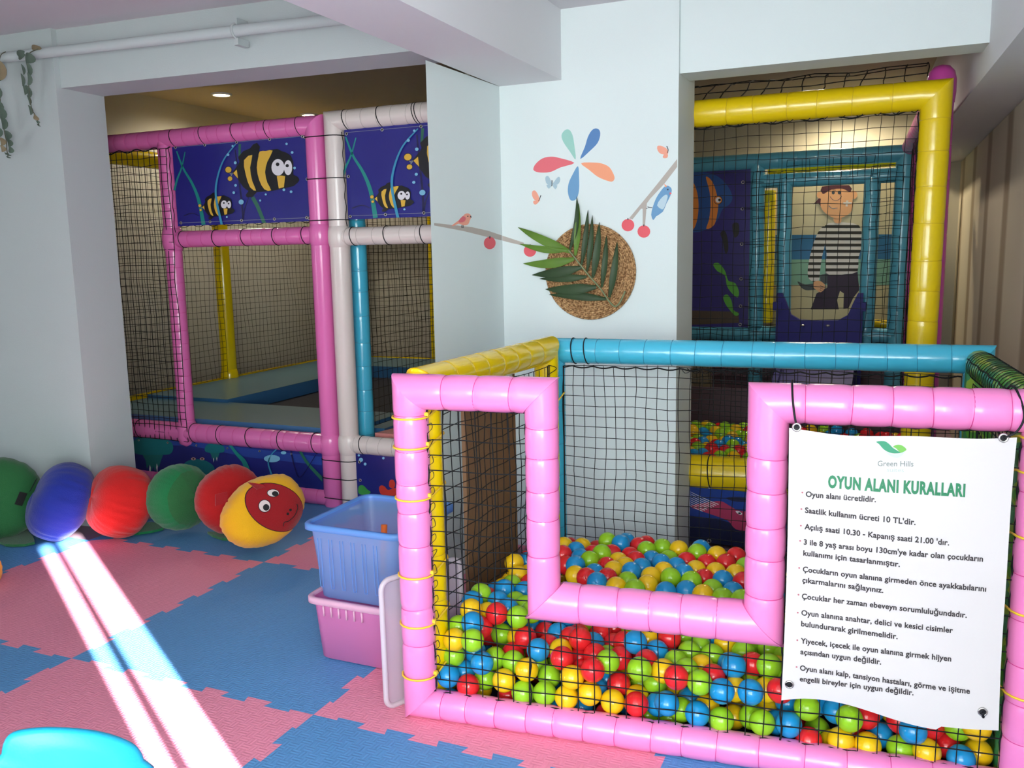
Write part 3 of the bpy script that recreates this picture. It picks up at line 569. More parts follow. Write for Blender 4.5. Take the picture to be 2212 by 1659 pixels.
for n_, (t, xa, ya, xb, yb) in enumerate(lines):
    mb = MB(); a_ = SZ(xa, ya); b_ = SZ(xb, yb); a_ = (a_[0], a_[1]-HT*.5); b_ = (b_[0], b_[1]-HT*.5)
    put_text(mb, t, a_, b_, .028, hgt=HT, sp=1.03); mb.build('lettering_line', INK, sign)
for x, y in ((234, 507), (230, 577), (228, 648), (225, 713), (221, 828), (218, 940), (215, 1014), (213, 1127), (210, 1238)):
    s, z = SZ(x, y); mb = MB(); mb.face([SF(s+.0022*math.cos(q*PI/6), z+.0022*math.sin(q*PI/6), .0011) for q in range(12)]); mb.build('bullet', BUL, sign)
mb = MB(); a_ = SZ(340, 483); b_ = SZ(914, 527); put_text(mb, 'OYUN ALANI KURALLARI', a_, b_, .05, hgt=.029, sp=1.13); mb.build('heading_lettering', GRNP, sign)
mb = MB(); put_text(mb, 'Green Hills', SZ(547, 397), SZ(697, 401), .0, hgt=.0135); mb.build('logo_lettering', GREYP, sign)
mb = MB(); put_text(mb, 'suites', SZ(585, 421), SZ(657, 424), .0, hgt=.0115); mb.build('logo_lettering', PALE, sign)
def lz(x, y): return SZ((1700+x/4.148-1612)*1.9317, (900+y/4.1475-800)*1.9317)
mb = MB()
def logo(pts, mi, off):
    pts = smooth2(pts, 3); mb.face([SF(*lz(x, y), off) for x, y in pts], mi)
logo([(800, 222), (870, 218), (915, 245), (950, 280), (1000, 310), (1025, 322), (960, 328), (900, 312), (860, 285), (825, 245)], 0, .0011)
logo([(950, 268), (985, 252), (1030, 258), (1070, 292), (1050, 312), (1020, 322), (1000, 306), (975, 282)], 1, .0012)
logo([(885, 312), (940, 334), (1010, 330), (1055, 314), (1020, 356), (975, 368), (920, 348)], 2, .0010)
mb.build('logo_leaf', [mat('logo_green', '2F8F6A', .5), mat('logo_lime', '6CB04A', .5), mat('logo_blue', 'BFE0F0', .5)], sign)
for (x, y) in ((1721, 922), (2169, 947), (1705, 1478), (2121, 1534)):
    s, z = onF(x, y, SGN); mb = MB(); c = SF(s, z, .002)
    mb.ring(c, NV, .0085, .0026, 24, 8); mb.build('eyelet', CHROME, sign)
    mb = MB(); mb.disc(SF(s, z, .0016), -NV, .0068); mb.build('eyelet_hole', BLK, sign)
def strap(p, q, up):  # black tie from an eyelet round the tube above
    mb = MB(); mb.tube(arc_pts(up, 6), .0027, 6); return mb.build('cable_tie', BLK, sign)
s, z = onF(1721, 922, SGN)
strap(0, 0, [SF(s, z, .002), F(s-.006, .955, -.057), F(s-.011, ZT+.02, -.050), F(s-.013, ZT+.052, -.012), F(s-.013, ZT+.05, .02), F(s-.012, ZT, .054), F(s-.004, .93, .03), SF(s, z, -.004)])
s, z = onF(2169, 947, SGN)
strap(0, 0, [SF(s, z, .002), F(s+.025, .935, -.06), F(s+.038, ZT, -.056), F(s+.028, ZT+.05, -.018), F(s+.02, ZT+.05, .02), F(s+.02, ZT, .054), F(s+.006, .92, .03), SF(s, z, -.004)])
for (x, y, dx, dy) in ((1705, 1478, -.012, .002), (2121, 1534, .002, -.018)):
    s, z = onF(x, y, SGN); mb = MB(); mb.tube([SF(s, z, .003), SF(s+dx*.6, z+dy*.6, .006), F(s+dx, z+dy, -.01), F(s+dx, z+dy, .024)], .003, 6); mb.ring(SF(s, z, .004), NV, .004, .003, 12, 6); mb.build('cable_tie', BLK, sign)
# ------------------------------------------------------------------ trampoline enclosure in the left room
YT = 3.85
def T(x, z, d=0.0): return Vector((x, YT+d, z))
tr = thing('trampoline', 'netted indoor trampoline with pink and white padded frames in the left back room', 'trampoline', (-3.3, 5.2, 0))
XV = Vector((1, 0, 0)); YV = Vector((0, 1, 0))
def tb(name, a, b, r, m, ms, label=None, parent=None, m0=None, m1=None, **k):
    k.setdefault('sp', .085); k.setdefault('pinch', .03)
    return tubeobj(name, a, b, r, m, ms, parent or tr, m0, m1, label, **k)
RP = .05
ZTOP, ZMID, ZBOT = 2.018, 1.462, .342
XL, XM, XR = -4.72, -3.785, -2.772
um = XV+ZV; dm = XV-ZV
tb('rail', T(XL, ZTOP), T(XR, ZTOP), RP, PINK2, PINKD, 'pink top rail', m1=dm, s1=.08)
tb('post', T(XM, ZTOP), T(XM, .39), RP*.93, PINK2, PINKD, 'pink post', m1=None)
tb('rail', T(XM, ZMID), T(XR, ZMID), RP*.92, PINK2, PINKD, 'pink cross rail')
tb('rail', T(XL, ZBOT), T(XR, ZBOT), RP*1.12, PINK2, PINKD, 'pink bottom rail')
tb('post', T(XR, ZTOP), T(XR, .0), RP*1.02, PINK2, PINKD, 'pink post', m0=dm, seams=False)
tb('rail', T(XL, .045), T(XR, .045), RP*.95, PINK2, PINKD, 'pink floor rail')
# swellings where the tubes meet
def knob(c, r, m): 
    mb = MB(); mb.lathe(c, [(r*.2, -r*1.5), (r*.86, -r*1.1), (r*1.02, -r*.5), (r*1.04, 0), (r*1.02, r*.5), (r*.86, r*1.1), (r*.2, r*1.5)], 24); return mb
for x, z in ((XM, ZMID), (XR, ZMID), (XM, ZBOT), (XR, ZBOT)):
    knob(T(x, z), RP*1.14, PINK2).build('tube_joint', PINK2, tr)
# white bay
WX0, WX1 = -2.652, -2.0
tb('rail', T(WX0, ZTOP+.012), T(WX1, ZTOP+.012), RP*1.02, WHV, WHD, 'white top rail', m0=um, s0=.1)
tb('post', T(WX0, ZTOP+.012), T(WX0, .0), RP*1.05, WHV, WHD, 'white post', m0=um, seams=False)
tb('rail', T(WX0, ZMID-.012), T(WX1, ZMID-.012), RP*.92, WHV, WHD, 'white cross rail')
tb('rail', T(WX0, .352), T(WX1, .352), RP*.98, WHV, WHD, 'white bottom rail')
tb('post', T(WX1, ZTOP), T(WX1, .0), RP, WHV, WHD, 'white post')
for z in (ZMID-.012, .352): knob(T(WX0, z), RP*1.16, WHV).build('tube_joint', WHV, tr)
# side and rear frame
XS, YR_ = -4.735, 6.82
tb('rail', Vector((-4.72, YT+.05, ZTOP+.01)), Vector((-4.72, YR_, ZTOP+.01)), .055, YEL, YELD, 'yellow side rail')
tb('post', Vector((XS, 5.30, ZTOP)), Vector((XS, 5.30, .38)), .058, YEL, YELD, 'yellow post', seams=False)
knob(Vector((XS, 5.30, .43)), .066, YEL).build('tube_joint', YEL, tr)
tb('rail', Vector((XS-.04, YT+.1, .40)), Vector((XS-.04, YR_, .40)), .035, YEL, YELD, 'yellow side rail', sp=.22)
tb('rail', Vector((XS, YR_, .40)), Vector((-2.1, YR_, .40)), .035, YEL, YELD, 'yellow rear rail', sp=.22)
tb('post', Vector((XS, YR_, .02)), Vector((XS, YR_, ZTOP)), .05, YEL, YELD, 'yellow post')
tb('post', Vector((-3.74, YR_, .02)), Vector((-3.74, YR_, ZTOP)), .032, YEL, YELD, 'yellow post')
tb('post', Vector((-3.66, YR_-.02, .02)), Vector((-3.66, YR_-.02, ZTOP)), .035, TEAL, BLUD, 'blue post')
tb('rail', Vector((XS, YR_, ZTOP)), Vector((-2.0, YR_, ZTOP)), .045, YEL, YELD, 'yellow rear rail')
tb('post', Vector((-2.635, YT+.14, ZTOP)), Vector((-2.635, YT+.14, .36)), .046, BLU, BLUD, 'sky blue post', sp=.12)
# pads and jumping mat
PADT = mat('pad_grey_blue', '4E7683', .35, .4, coat=.15); PADS = mat('pad_blue_edge', '3A6C9C', .35, .5, coat=.2); JM = mat('jump_mat', '22212B', .75, .3, bump=.1, bscale=300)
PADR = mat('pad_coral', 'D98A86', .35, .5, coat=.2)
def pad(a, b, m=PADT):
    mb = MB(); (x0, y0, z0), (x1, y1, z1) = a, b
    mb.box(a, (x1, y1, z1-.002), 1); mb.box((x0, y0, z1-.002), (x1, y1, z1), 0)
    return mb.build('edge_pad', [m, PADS], tr)
PZ = .432
pad((-4.70, 4.44, .33), (-4.0, 6.2, PZ)); pad((-4.70, 3.93, .33), (-2.70, 4.46, PZ-.022)); pad((-4.70, 6.2, .33), (-2.3, 6.76, PZ))
pad((-2.66, 4.06, .33), (-2.56, 6.2, PZ-.03)); 
mb = MB(); mb.prism([(-2.54, 3.93, .33), (-2.0, 3.93, .33), (-2.0, 5.0, .33), (-2.3, 5.0, .33)], (0, 0, .075)); mb.build('edge_pad', PADR, tr)
mb = MB(); mb.box((-4.2, 4.3, .325), (-2.0, 6.4, .335)); mb.build('jump_mat', JM, tr)
mb = MB(); mb.box((-4.72, 3.95, .0), (-4.66, 6.7, .33)); mb.box((-4.66, 6.64, 0), (-2.0, 6.7, .33)); mb.build('base_skirt', PADS, tr)
# nets
TN = mat('trampoline_net', '221E18', .8, .2)
mb = MB()
mb.net(lambda u, v: Vector((XS+.03, u, v)), frange(YT+.1, YR_-.05, .046), frange(.44, ZTOP-.05, .046), .0016, XV, seg=6, jit=.02, k=3)
mb.build('side_net', TN, tr)
mb = MB(); mb.net(lambda u, v: Vector((u, YR_-.04, v)), frange(XS+.05, -2.1, .046), frange(.44, ZTOP-.05, .046), .0016, YV, seg=6, jit=.015, k=3)
mb.build('rear_net', TN, tr)
mb = MB(); mb.net(lambda u, v: Vector((-2.60, u, v)), frange(YT+.18, YR_-.05, .05), frange(.42, ZMID+.5, .05), .0017, XV, seg=6, jit=.015, k=3)
mb.build('divider_net', TN, tr)
mb = MB()
mb.net(lambda u, v: T(u, v, -.052), frange(XL+.1, XM+.05, .042), frange(.30, ZTOP-.06, .042), .002, YV, seg=9, jit=.010, k=4)
for u0, u1 in ((XL+.1, XM+.06),): mb.tube([T(u, ZTOP-.055+.008*math.sin(u*47), -.03) for u in frange(u0, u1, .015)], .0032, 5)
mb.build('front_net', NETM, tr)
mb = MB(); mb.tube([T(u, ZMID+.072+.006*math.sin(u*60), .0) for u in frange(XM, XR, .012)], .0022, 4)
mb.tube([T(u, ZTOP-.055+.004*math.sin(u*50), .0) for u in frange(XM+.04, XR-.05, .015)], .0022, 4)
mb.build('net_edge_cord', NETM, tr)
# printed banners with fish
NAVY = mat('banner_navy', '2A2A86', .26, .5, coat=.35, bump=.05, bscale=6, var=.06, vscale=3)
PB = mat('print_ink_black', '17161C', .35, .5, coat=.3); PY = mat('print_yellow', 'E9BC45', .35, .5, coat=.3); PW = mat('print_white', 'ECEAF0', .35, .5, coat=.3)
PT = mat('print_teal', '1E8E88', .35, .5, coat=.3); PC = mat('print_cyan', '3F9AC0', .35, .5, coat=.3); PG = mat('print_green_weed', '2E6E5A', .35, .5, coat=.3); PBU = mat('print_bubble', '86C6E6', .35, .5, coat=.3)
PGR = mat('print_outline', '8B8F98', .4); PDN = mat('print_dark_navy', '1B1850', .35, .5, coat=.3)
BM_ = [NAVY, PB, PY, PW, PT, PC, PG, PBU, PGR, PDN]
def zc(x, y): return (220+x/3.0722, 180+y/3.0722)
DP = -.012
fish_body = [(1030, 395), (1050, 420), (1045, 452), (1090, 447), (1130, 440), (1165, 435), (1195, 450), (1225, 460), (1255, 480), (1272, 520), (1272, 608), (1300, 620), (1313, 640), (1300, 660), (1275, 682), (1200, 700), (1120, 716), (1030, 722), (1000, 755), (965, 758), (955, 740), (975, 715), (940, 690), (900, 630), (865, 592), (900, 550), (915, 520), (905, 490), (940, 450), (985, 432), (1005, 405)]
fish_s1 = [(945, 510), (1000, 475), (985, 560), (1000, 650), (1025, 712), (985, 690), (955, 600)]
fish_s2 = [(1050, 452), (1090, 449), (1135, 447), (1100, 520), (1085, 590), (1100, 660), (1125, 710), (1080, 704), (1045, 640), (1030, 560), (1040, 490)]
def fish(a, tf):
    g = lambda P: [tf(x, y) for x, y in P]
    a.poly(g(fish_body), 1)
    for P in (fish_s1, fish_s2): a.poly(g(smooth2(P, 2)), 2, up=False)
    a.poly(g([(873, 596), (897, 572), (905, 632), (890, 616)]), 2); 
    a.poly(g(ribbon2([(868, 594), (858, 604), (845, 580)], 6)), 8, up=False); a.poly(g(ribbon2([(870, 598), (862, 610), (855, 628)], 6)), 8)
    a.poly(g(ell2(842, 574, 24)), 1, up=False); a.poly(g(ell2(853, 633, 18)), 1)
    a.poly(g(ell2(842, 574, 20)), 2, up=False); a.poly(g(ell2(853, 633, 15)), 2)
    a.poly(g(ell2(1172, 558, 46, 59)), 1, up=False); a.poly(g(ell2(1239, 560, 31, 54)), 1)
    a.poly(g(ell2(1239, 560, 27, 50)), 3); a.poly(g(ell2(1172, 558, 43, 55)), 3)
    a.poly(g(ell2(1170, 538, 12)), 1, up=False); a.poly(g(ell2(1234, 547, 11)), 1, up=False)
    a.poly(g([(1165, 616), (1192, 612), (1220, 616), (1212, 690), (1178, 698)]), 2)
def fish_banner(x0, x1, dx, xclip):
    mb = MB()
    zt, zb_ = 1.985, 1.535
    # slightly wavy sheet
    NXb, NZb = 30, 14; g = []
    for j in range(NZb+1):
        for i in range(NXb+1): g.append(T(x0+(x1-x0)*i/NXb, zb_+(zt-zb_)*j/NZb, DP))
    mb.add(g, [(j*(NXb+1)+i, j*(NXb+1)+i+1, (j+1)*(NXb+1)+i+1, (j+1)*(NXb+1)+i) for j in range(NZb) for i in range(NXb)], 0, True)
    mb.add([v+Vector((0, .0015, 0)) for v in g], [((j+1)*(NXb+1)+i, (j+1)*(NXb+1)+i+1, j*(NXb+1)+i+1, j*(NXb+1)+i) for j in range(NZb) for i in range(NXb)], 0, True)
    def t3(x, y):
        p = atY(*zc(x, y), YT+DP); p.x = min(p.x+dx, xclip); p.z = min(max(p.z, zb_), zt); return p
    a = Art(mb, t3, (0, -1, 0))
    a.poly(ribbon2([(885, 440), (905, 600), (930, 800), (938, 905)], 8, 14), 9, up=False); a.poly(ribbon2([(975, 760), (950, 830), (938, 905)], 4, 10), 9, up=False)
    a.poly(ribbon2([(545, 880), (600, 862), (645, 880)], 8, 3), 9, up=False)
    a.poly(ribbon2([(916, 402), (915, 440), (914, 490)], 16, 14), 6, up=False); a.poly(ribbon2([(1000, 755), (1035, 820), (1080, 932)], 26, 24), 6)
    a.poly(ribbon2([(497, 450), (540, 562), (600, 665), (645, 780), (676, 938)], 8, 26), 4, up=False); a.poly(ribbon2([(553, 455), (530, 560), (500, 640), (482, 710)], 6, 16), 4)
    fish(a, lambda x, y: (x, y)); fish(a, lambda x, y: (775+(x-1085)*.49, 815+(y-580)*.49))
    a.poly(ribbon2([(895, 405), (815, 510), (772, 640), (765, 760), (803, 938)], 7, 16), 5)
    for x, y, r in ((875, 417, 7), (845, 475, 9), (893, 528, 10), (895, 678, 9), (883, 726, 9), (932, 788, 17), (1095, 738, 7), (1058, 778, 7), (1233, 403, 8), (1270, 460, 9), (1286, 563, 9), (1215, 707, 9), (1263, 720, 9), (837, 888, 6)): a.poly(ell2(x, y, r, n=12), 7, up=False)
    a.d += .0004
    for z in (zt-.018, zb_+.018): mb.add([T(x0+.01, z-.001, DP-.0012), T(x1-.01, z-.001, DP-.0012), T(x1-.01, z+.001, DP-.0012), T(x0+.01, z+.001, DP-.0012)], [(0, 1, 2, 3)], 8)
    return tag(mb.build('fish_banner', BM_, tr), 'navy banner printed with two black and yellow striped fish')
def eyelet(c, parent, nrm=(0, -1, 0), r=.008):
    mb = MB(); mb.ring(c, nrm, r*.8, r*.3, 16, 6); mb.disc(Vector(c)+Vector(nrm)*.0005, nrm, r*.6, mi=1); return mb.build('eyelet', [CHROME, BLK], parent)
def wrap(c, ax, R, r=.0024, tilt=(0, 0, 0)):
    mb = MB(); mb.ring(c, Vector(ax)+Vector(tilt), R, r, 28, 6); return tag(mb.build('cable_tie', BLK, tr), None)
fb1 = fish_banner(-3.728, -2.815, 0.0, 9)
sh = atY(*zc(2033, 505), YT+DP).x-atY(*zc(842, 574), YT+DP).x
fb2 = fish_banner(-2.585, -2.05, sh, -2.052)
for x in (-3.70, -3.49, -3.27, -3.05, -2.84):
    eyelet(T(x, 1.965, DP-.004), fb1); eyelet(T(x, 1.553, DP-.004), fb1)
for x in (-3.71, -3.50, -3.28, -3.06, -2.86): wrap(T(x, ZTOP), XV, RP*1.0, tilt=(0, .02, .2))
for x in (-3.70, -3.46, -3.26, -3.05, -2.86): wrap(T(x, ZMID), XV, RP*.95, tilt=(0, 0, .12))
for z in (1.96, 1.75, 1.55): eyelet(T(-2.825, z, DP-.004), fb1)
for z in (1.96, 1.75, 1.55): eyelet(T(-2.57, z, DP-.004), fb2)
for x in (-2.36, -2.14): eyelet(T(x, 1.965, DP-.004), fb2); eyelet(T(x, 1.553, DP-.004), fb2)
for x in (-2.57, -2.37, -2.17, -2.155): wrap(T(x, ZTOP+.012), XV, RP*1.03, tilt=(0, 0, .2))
for x in (-2.56, -2.36, -2.15): wrap(T(x, ZMID-.012), XV, RP*.95, tilt=(0, 0, .14))
for x in (-3.735, -2.585): mb = MB(); mb.tube([T(x+.004*math.sin(z*60), z, -.03) for z in frange(1.5, 1.97, .02)], .002, 4); mb.build('lacing_cord', NETM, tr)
def pair_tie(z, r=.0026):
    c1 = T(XR, z); c2 = T(WX0, z); P = []
    for k in range(9): q = PI/2+PI*k/8; P.append(c1+Vector((math.cos(q), math.sin(q), 0))*(RP*1.06))
    for k in range(9): q = -PI/2+PI*k/8; P.append(c2+Vector((math.cos(q), math.sin(q), 0))*(RP*1.09))
    mb = MB(); mb.tube(P, r, 6, closed=True); return tag(mb.build('cable_tie', BLK, tr), None)
for z in (1.955, 1.745, 1.535, .265, .165, .055): pair_tie(z)
for x in (-4.14, -3.72, -3.52, -3.31, -3.09, -2.86, -2.56, -2.30): wrap(T(x, ZBOT if x < -2.7 else .352), XV, RP*(1.15 if x < -2.7 else 1.0), tilt=(0, 0, .18))
# lower banners: jellyfish
def zd(x, y): return (230+x/3.3015, 860+y/3.3015)
PJ = mat('print_jelly', '14747E', .35, .5, coat=.3); PJD = mat('print_jelly_dark', '1B6E72', .35, .5, coat=.3); PJE = mat('print_eye', 'C99A96', .4); PRD = mat('print_red', 'D8402C', .35, .5, coat=.3); PGY = mat('print_lime', '3FA043', .35, .5, coat=.3); PDB = mat('print_deep_blue', '2B47A0', .35, .5, coat=.3)
NAV2 = mat('banner_deep_navy', '232A7C', .28, .5, coat=.3, bump=.05, bscale=6, var=.18, vscale=2.5)
LM = [NAV2, PB, PY, PW, PT, PC, PG, PBU, PGR, PDN, PJ, PJD, PJE, PRD, PGY, PDB]
def low_banner(x0, x1, label, fn):
    mb = MB(); mb.add([T(x0, .03, -.02), T(x1, .03, -.02), T(x1, .315, -.02), T(x0, .315, -.02)], [(0, 1, 2, 3)], 0)
    mb.add([T(x0, .03, -.018), T(x1, .03, -.018), T(x1, .315, -.018), T(x0, .315, -.018)], [(3, 2, 1, 0)], 0)
    def t3(x, y): p = atY(*zd(x, y), YT-.02); p.x = min(max(p.x, x0), x1); p.z = min(max(p.z, .03), .315); return p
    fn(Art(mb, t3, (0, -1, 0))); return tag(mb.build('sea_banner', LM, tr), label)
def jelly(a, x, y, s, tent=True):
    a.poly([(x+px_*s, y+py_*s) for px_, py_ in smooth2([(-150, 0), (-120, -55), (-60, -80), (20, -82), (90, -60), (140, -20), (145, 25), (120, 55), (60, 60), (-20, 66), (-90, 58), (-140, 40)], 3)], 10)
    if tent:
        a.poly([(x+px_*s, y+py_*s) for px_, py_ in [(-70, 60), (75, 60), (60, 100), (45, 150), (30, 120), (20, 185), (5, 140), (-10, 190), (-25, 130), (-40, 160), (-50, 100)]], 11)
        a.poly([(x+px_*s, y+py_*s) for px_, py_ in [(-20, 130), (-12, 150), (-16, 205), (-24, 160)]], 3, up=False); a.poly([(x+px_*s, y+py_*s) for px_, py_ in [(30, 120), (38, 140), (34, 190), (26, 150)]], 3)
    for ex in (-45, 35): a.poly(ell2(x+ex*s, y-88*s, 22*s, 13*s), 12, up=False)
    a.d += .0004
    for ex in (-45, 35): a.poly(ell2(x+ex*s, y-88*s, 9*s, 7*s), 1, up=False)
    a.d += .0004
def sea1(a):
    a.poly([(190, 262), (1550, 420), (1550, 480), (1000, 420), (600, 340), (190, 330)], 15)
    jelly(a, 330, 345, 1.0); jelly(a, 775, 360, .48); jelly(a, 660, 500, .78, False)
    a.poly(ribbon2([(870, 310), (930, 390), (985, 450), (1012, 520)], 14, 40), 4)
    a.poly(ribbon2([(1250, 340), (1190, 390), (1160, 455), (1175, 520), (1195, 570)], 6, 14), 5, up=False)
    a.poly(ell2(1186, 430, 58, 26), 7, up=False); a.poly(ell2(1268, 388, 20, 11), 7, up=False); a.poly(ell2(1062, 335, 22, 9), 7)
    a.poly(ribbon2([(1375, 355), (1430, 450), (1500, 530), (1560, 590)], 16, 28), 6)
    a.poly(ribbon2([(1320, 365), (1345, 480), (1390, 560), (1500, 400)], 10, 4), 9)
lb1 = low_banner(-4.7, XR-.05, 'navy banner printed with teal jellyfish and seaweed', sea1)
def sea2(a):
    for x, y, r in ((1815, 440, 15), (1845, 470, 10), (1975, 428, 9), (1800, 408, 8)): a.poly(ell2(x, y, r, n=14), 7, up=False)
    a.poly(smooth2([(1800, 630), (1830, 622), (1860, 650), (1885, 672), (1850, 690), (1800, 680)]), 14)
    a.poly(smooth2([(1945, 640), (1960, 622), (1985, 630), (2010, 655), (2060, 640), (2075, 690), (1990, 695), (1955, 680)]), 13); a.poly(smooth2([(2020, 590), (2045, 582), (2060, 610), (2050, 640), (2018, 632)]), 13)
lb2 = low_banner(WX0+.05, WX1, 'navy banner printed with a red crab', sea2)
for x in (-4.15, -3.92, -3.70, -3.47, -3.24, -3.02): eyelet(T(x, .275, -.026), lb1, r=.006)
for z in (.265, .165): eyelet(T(WX0+.075, z, -.026), lb2, r=.008)
# ------------------------------------------------------------------ play tower in the right back room
YF = 3.95
def TF(x, z, d=0.0): return Vector((x, YF+d, z))
tw = thing('play_tower', 'tall netted play tower with yellow front frame and purple slide in the right back room', 'playground', (-.6, 5.0, 0))
RY = .058
YEL2 = mat('deep_yellow_vinyl', 'F2CE10', .24, .5, coat=.4, bump=.08, bscale=26)
tb('rail', TF(-1.20, 1.935), TF(.118, 1.935), RY, YEL2, YELD, 'yellow top rail', tw, m1=XV-ZV, sp=.125, s0=.1)
tb('post', TF(.118, 1.935), TF(.098, .0), RY, YEL2, YELD, 'yellow post', tw, m0=XV-ZV, sp=.13)
tb('post', TF(-1.20, 1.935), TF(-1.20, .0), RY, YEL2, YELD, 'yellow post', tw, sp=.13)
tb('rail', TF(-1.2, .332), TF(.06, .332), .078, YEL2, YELD, 'yellow bottom rail', tw, sp=.3)
PKB = mat('magenta_vinyl', 'C9489F', .3, .5, coat=.3, bump=.08, bscale=26)
tb('post', TF(.136, .0, .10), TF(.136, 1.99, .10), .050, PKB, PINKD, 'pink post behind the yellow one', tw, sp=.12)
mb = MB(); mb.lathe(TF(.136, 1.975, .10), [(.052, -.06), (.056, -.02), (.056, .03), (.048, .062), (.030, .082), (.001, .09)], 24); mb.build('post_cap', PKB, tw)
tb('rail', Vector((.136, 4.1, 1.97)), Vector((.05, 6.3, 1.97)), .05, PKB, PINKD, 'pink side rail', tw, sp=.12)
tb('post', Vector((.10, 5.9, 0)), Vector((.10, 5.9, 1.97)), .04, PKB, PINKD, 'pink post', tw, sp=.12)
mb = MB(); mb.net(lambda u, v: TF(u, v, .02-.012*math.sin((v-.4)/1.47*PI)), frange(-1.14, .06, .0485), frange(.40, 1.872, .0485), .0016, YV, seg=14, jit=.010, k=4)
mb.tube([TF(u, 1.876+.008*math.sin(u*41), -.004) for u in frange(-1.14, .05, .014)], .0032, 5)
mb.tube([TF(.058+.004*math.sin(v*50), v, -.01) for v in frange(.4, 1.872, .02)], .0028, 5)
for u in frange(-.85, .03, .07): mb.tube(arc_pts([TF(u, 1.875, -.02), TF(u+.012, 1.868, -.035), TF(u+.024, 1.878, -.03)], 4), .0018, 4)
mb.build('front_net', NETM, tw)
mb = MB()
def topnet(u, v): return Vector((u, YF+.05+v*1.0, 1.985+.15*math.sin(min(1, v/.5)*PI/2)+.012*noise.noise((u*3, v*5, 2))))
mb.net(topnet, frange(-1.15, .09, .085), frange(0, .45, .15), .0026, ZV, seg=8, jit=.02, k=4); mb.build('roof_net', NETM, tw)
mb = MB(); mb.net(lambda u, v: Vector((.10-.045*(u-4.05)/2.2, u, v)), frange(4.05, 6.25, .06), frange(.4, 1.93, .06), .0016, XV, seg=8, jit=.012, k=3); mb.build('side_net', NETM, tw)
# rear blue frame
YB = 6.3
def TB(x, z, d=0.0): return Vector((x, YB+d, z))
RB2 = .055
um2, dm2 = XV+ZV, XV-ZV
tb('rail', TB(-1.75, 1.935), TB(.03, 1.935), RB2, TEAL, BLUD, 'blue top rail', tw, m1=dm2, sp=.14)
tb('post', TB(.03, 1.935), TB(.01, .0), RB2*1.1, TEAL, BLUD, 'blue post', tw, m0=dm2, sp=.2)
tb('post', TB(-.90, 1.935), TB(-.88, .0), RB2*.92, TEAL, BLUD, 'blue post', tw, sp=.2)
tb('rail', TB(-.90, 1.80), TB(.03, 1.80), RB2*.85, TEAL, BLUD, 'blue cross rail', tw, sp=.16)
tb('post', TB(-.715, 1.80), TB(-.70, .62), RB2*.9, TEAL, BLUD, 'blue post', tw, sp=.2)
tb('post', TB(-.165, 1.80), TB(-.17, .62), RB2*.95, TEAL, BLUD, 'blue post', tw, sp=.2)
tb('rail', TB(-1.75, .755), TB(.03, .755), RB2*.95, TEAL, BLUD, 'blue platform rail', tw, sp=.16)
tb('post', TB(-1.75, 1.935), TB(-1.75, 0), RB2, TEAL, BLUD, 'blue post', tw, sp=.2)
tb('rail', TB(-.86, 1.905, .25), TB(-.0, 1.915, .25), .040, YEL2, YELD, 'yellow rear rail', tw, sp=.12, pinch=.08)
tb('post', TB(-.845, 1.75, .2), TB(-.845, .82, .2), .048, YEL2, YELD, 'yellow rear post', tw, sp=.3)
mb = MB(); mb.box((-1.75, 6.34, .68), (.0, 6.9, .76)); mb.build('platform', mat('platform_deck', '3C4650', .6), tw)
tb('rail', TB(-.14, .80, .45), TB(.02, .80, .45), .03, YEL2, YELD, 'yellow rear rail', tw, seams=False)
# net across the rear frame edges
mb = MB()
for (u0, u1, v0, v1) in ((-.92, -.70, .62, 1.86), (-.17, .02, .66, 1.86), (-1.70, -.7, .40, .80)):
    mb.net(lambda u, v: TB(u, v, -.06), frange(u0, u1, .045), frange(v0, v1, .05), .0019, YV, seg=10, jit=.02, k=3)
mb.net(lambda u, v: TB(u, v, -.06), frange(-.7, -.16, .05), frange(1.80, 1.93, .045), .0018, YV, seg=6, jit=.015, k=3)
mb.build('rear_net', mat('dark_net', '0E2226', .8, .2), tw)
# fish banner on the tower
def zf(x, y): return (1400+x/4.608, 400+y/4.608)
ORA = mat('print_orange', 'D98235', .35, .5, coat=.25); PUR = mat('banner_purple', '2B2372', .3, .5, coat=.3, var=.15, vscale=3); DBL = mat('print_blue', '1F4C94', .35, .5, coat=.2); WEED = mat('print_weed', '4FA033', .4, .5, coat=.2); BRN = mat('print_seabed', '4A3E33', .5)
mb = MB(); x0, x1, z0, z1 = -1.70, -.938, .80, 1.885; YP2 = YB-.03
mb.add([(x0, YP2, z0), (x1, YP2, z0), (x1, YP2, z1), (x0, YP2, z1)], [(0, 1, 2, 3)], 0); mb.add([(x0, YP2+.003, z0), (x1, YP2+.003, z0), (x1, YP2+.003, z1), (x0, YP2+.003, z1)], [(3, 2, 1, 0)], 0)
def t3(x, y): p = atY(*zf(x, y), YP2); p.x = min(max(p.x, x0), x1); p.z = min(max(p.z, z0), z1); return p
a = Art(mb, t3, (0, -1, 0))
a.poly([(200, 1240), (900, 1260), (905, 1370), (200, 1400)], 5)
a.poly(smooth2([(200, 0), (330, -110), (520, -130), (690, -90), (800, 20), (840, 130), (800, 200), (740, 240), (690, 350), (580, 440), (450, 470), (300, 430), (200, 330)]), 1)
a.poly(smooth2([(400, -60), (455, -20), (490, 80), (503, 200), (490, 340), (450, 440), (380, 440), (410, 300), (420, 150)]), 2); a.poly(smooth2([(575, -80), (620, -60), (660, 10), (692, 130), (697, 230), (662, 390), (580, 437), (608, 340), (622, 200), (612, 60)]), 2)
a.poly(ell2(697, 148, 44), 6); a.poly(ell2(697, 148, 38), 2); a.poly(ell2(699, 148, 27), 4); a.poly(ell2(712, 148, 14), 6)
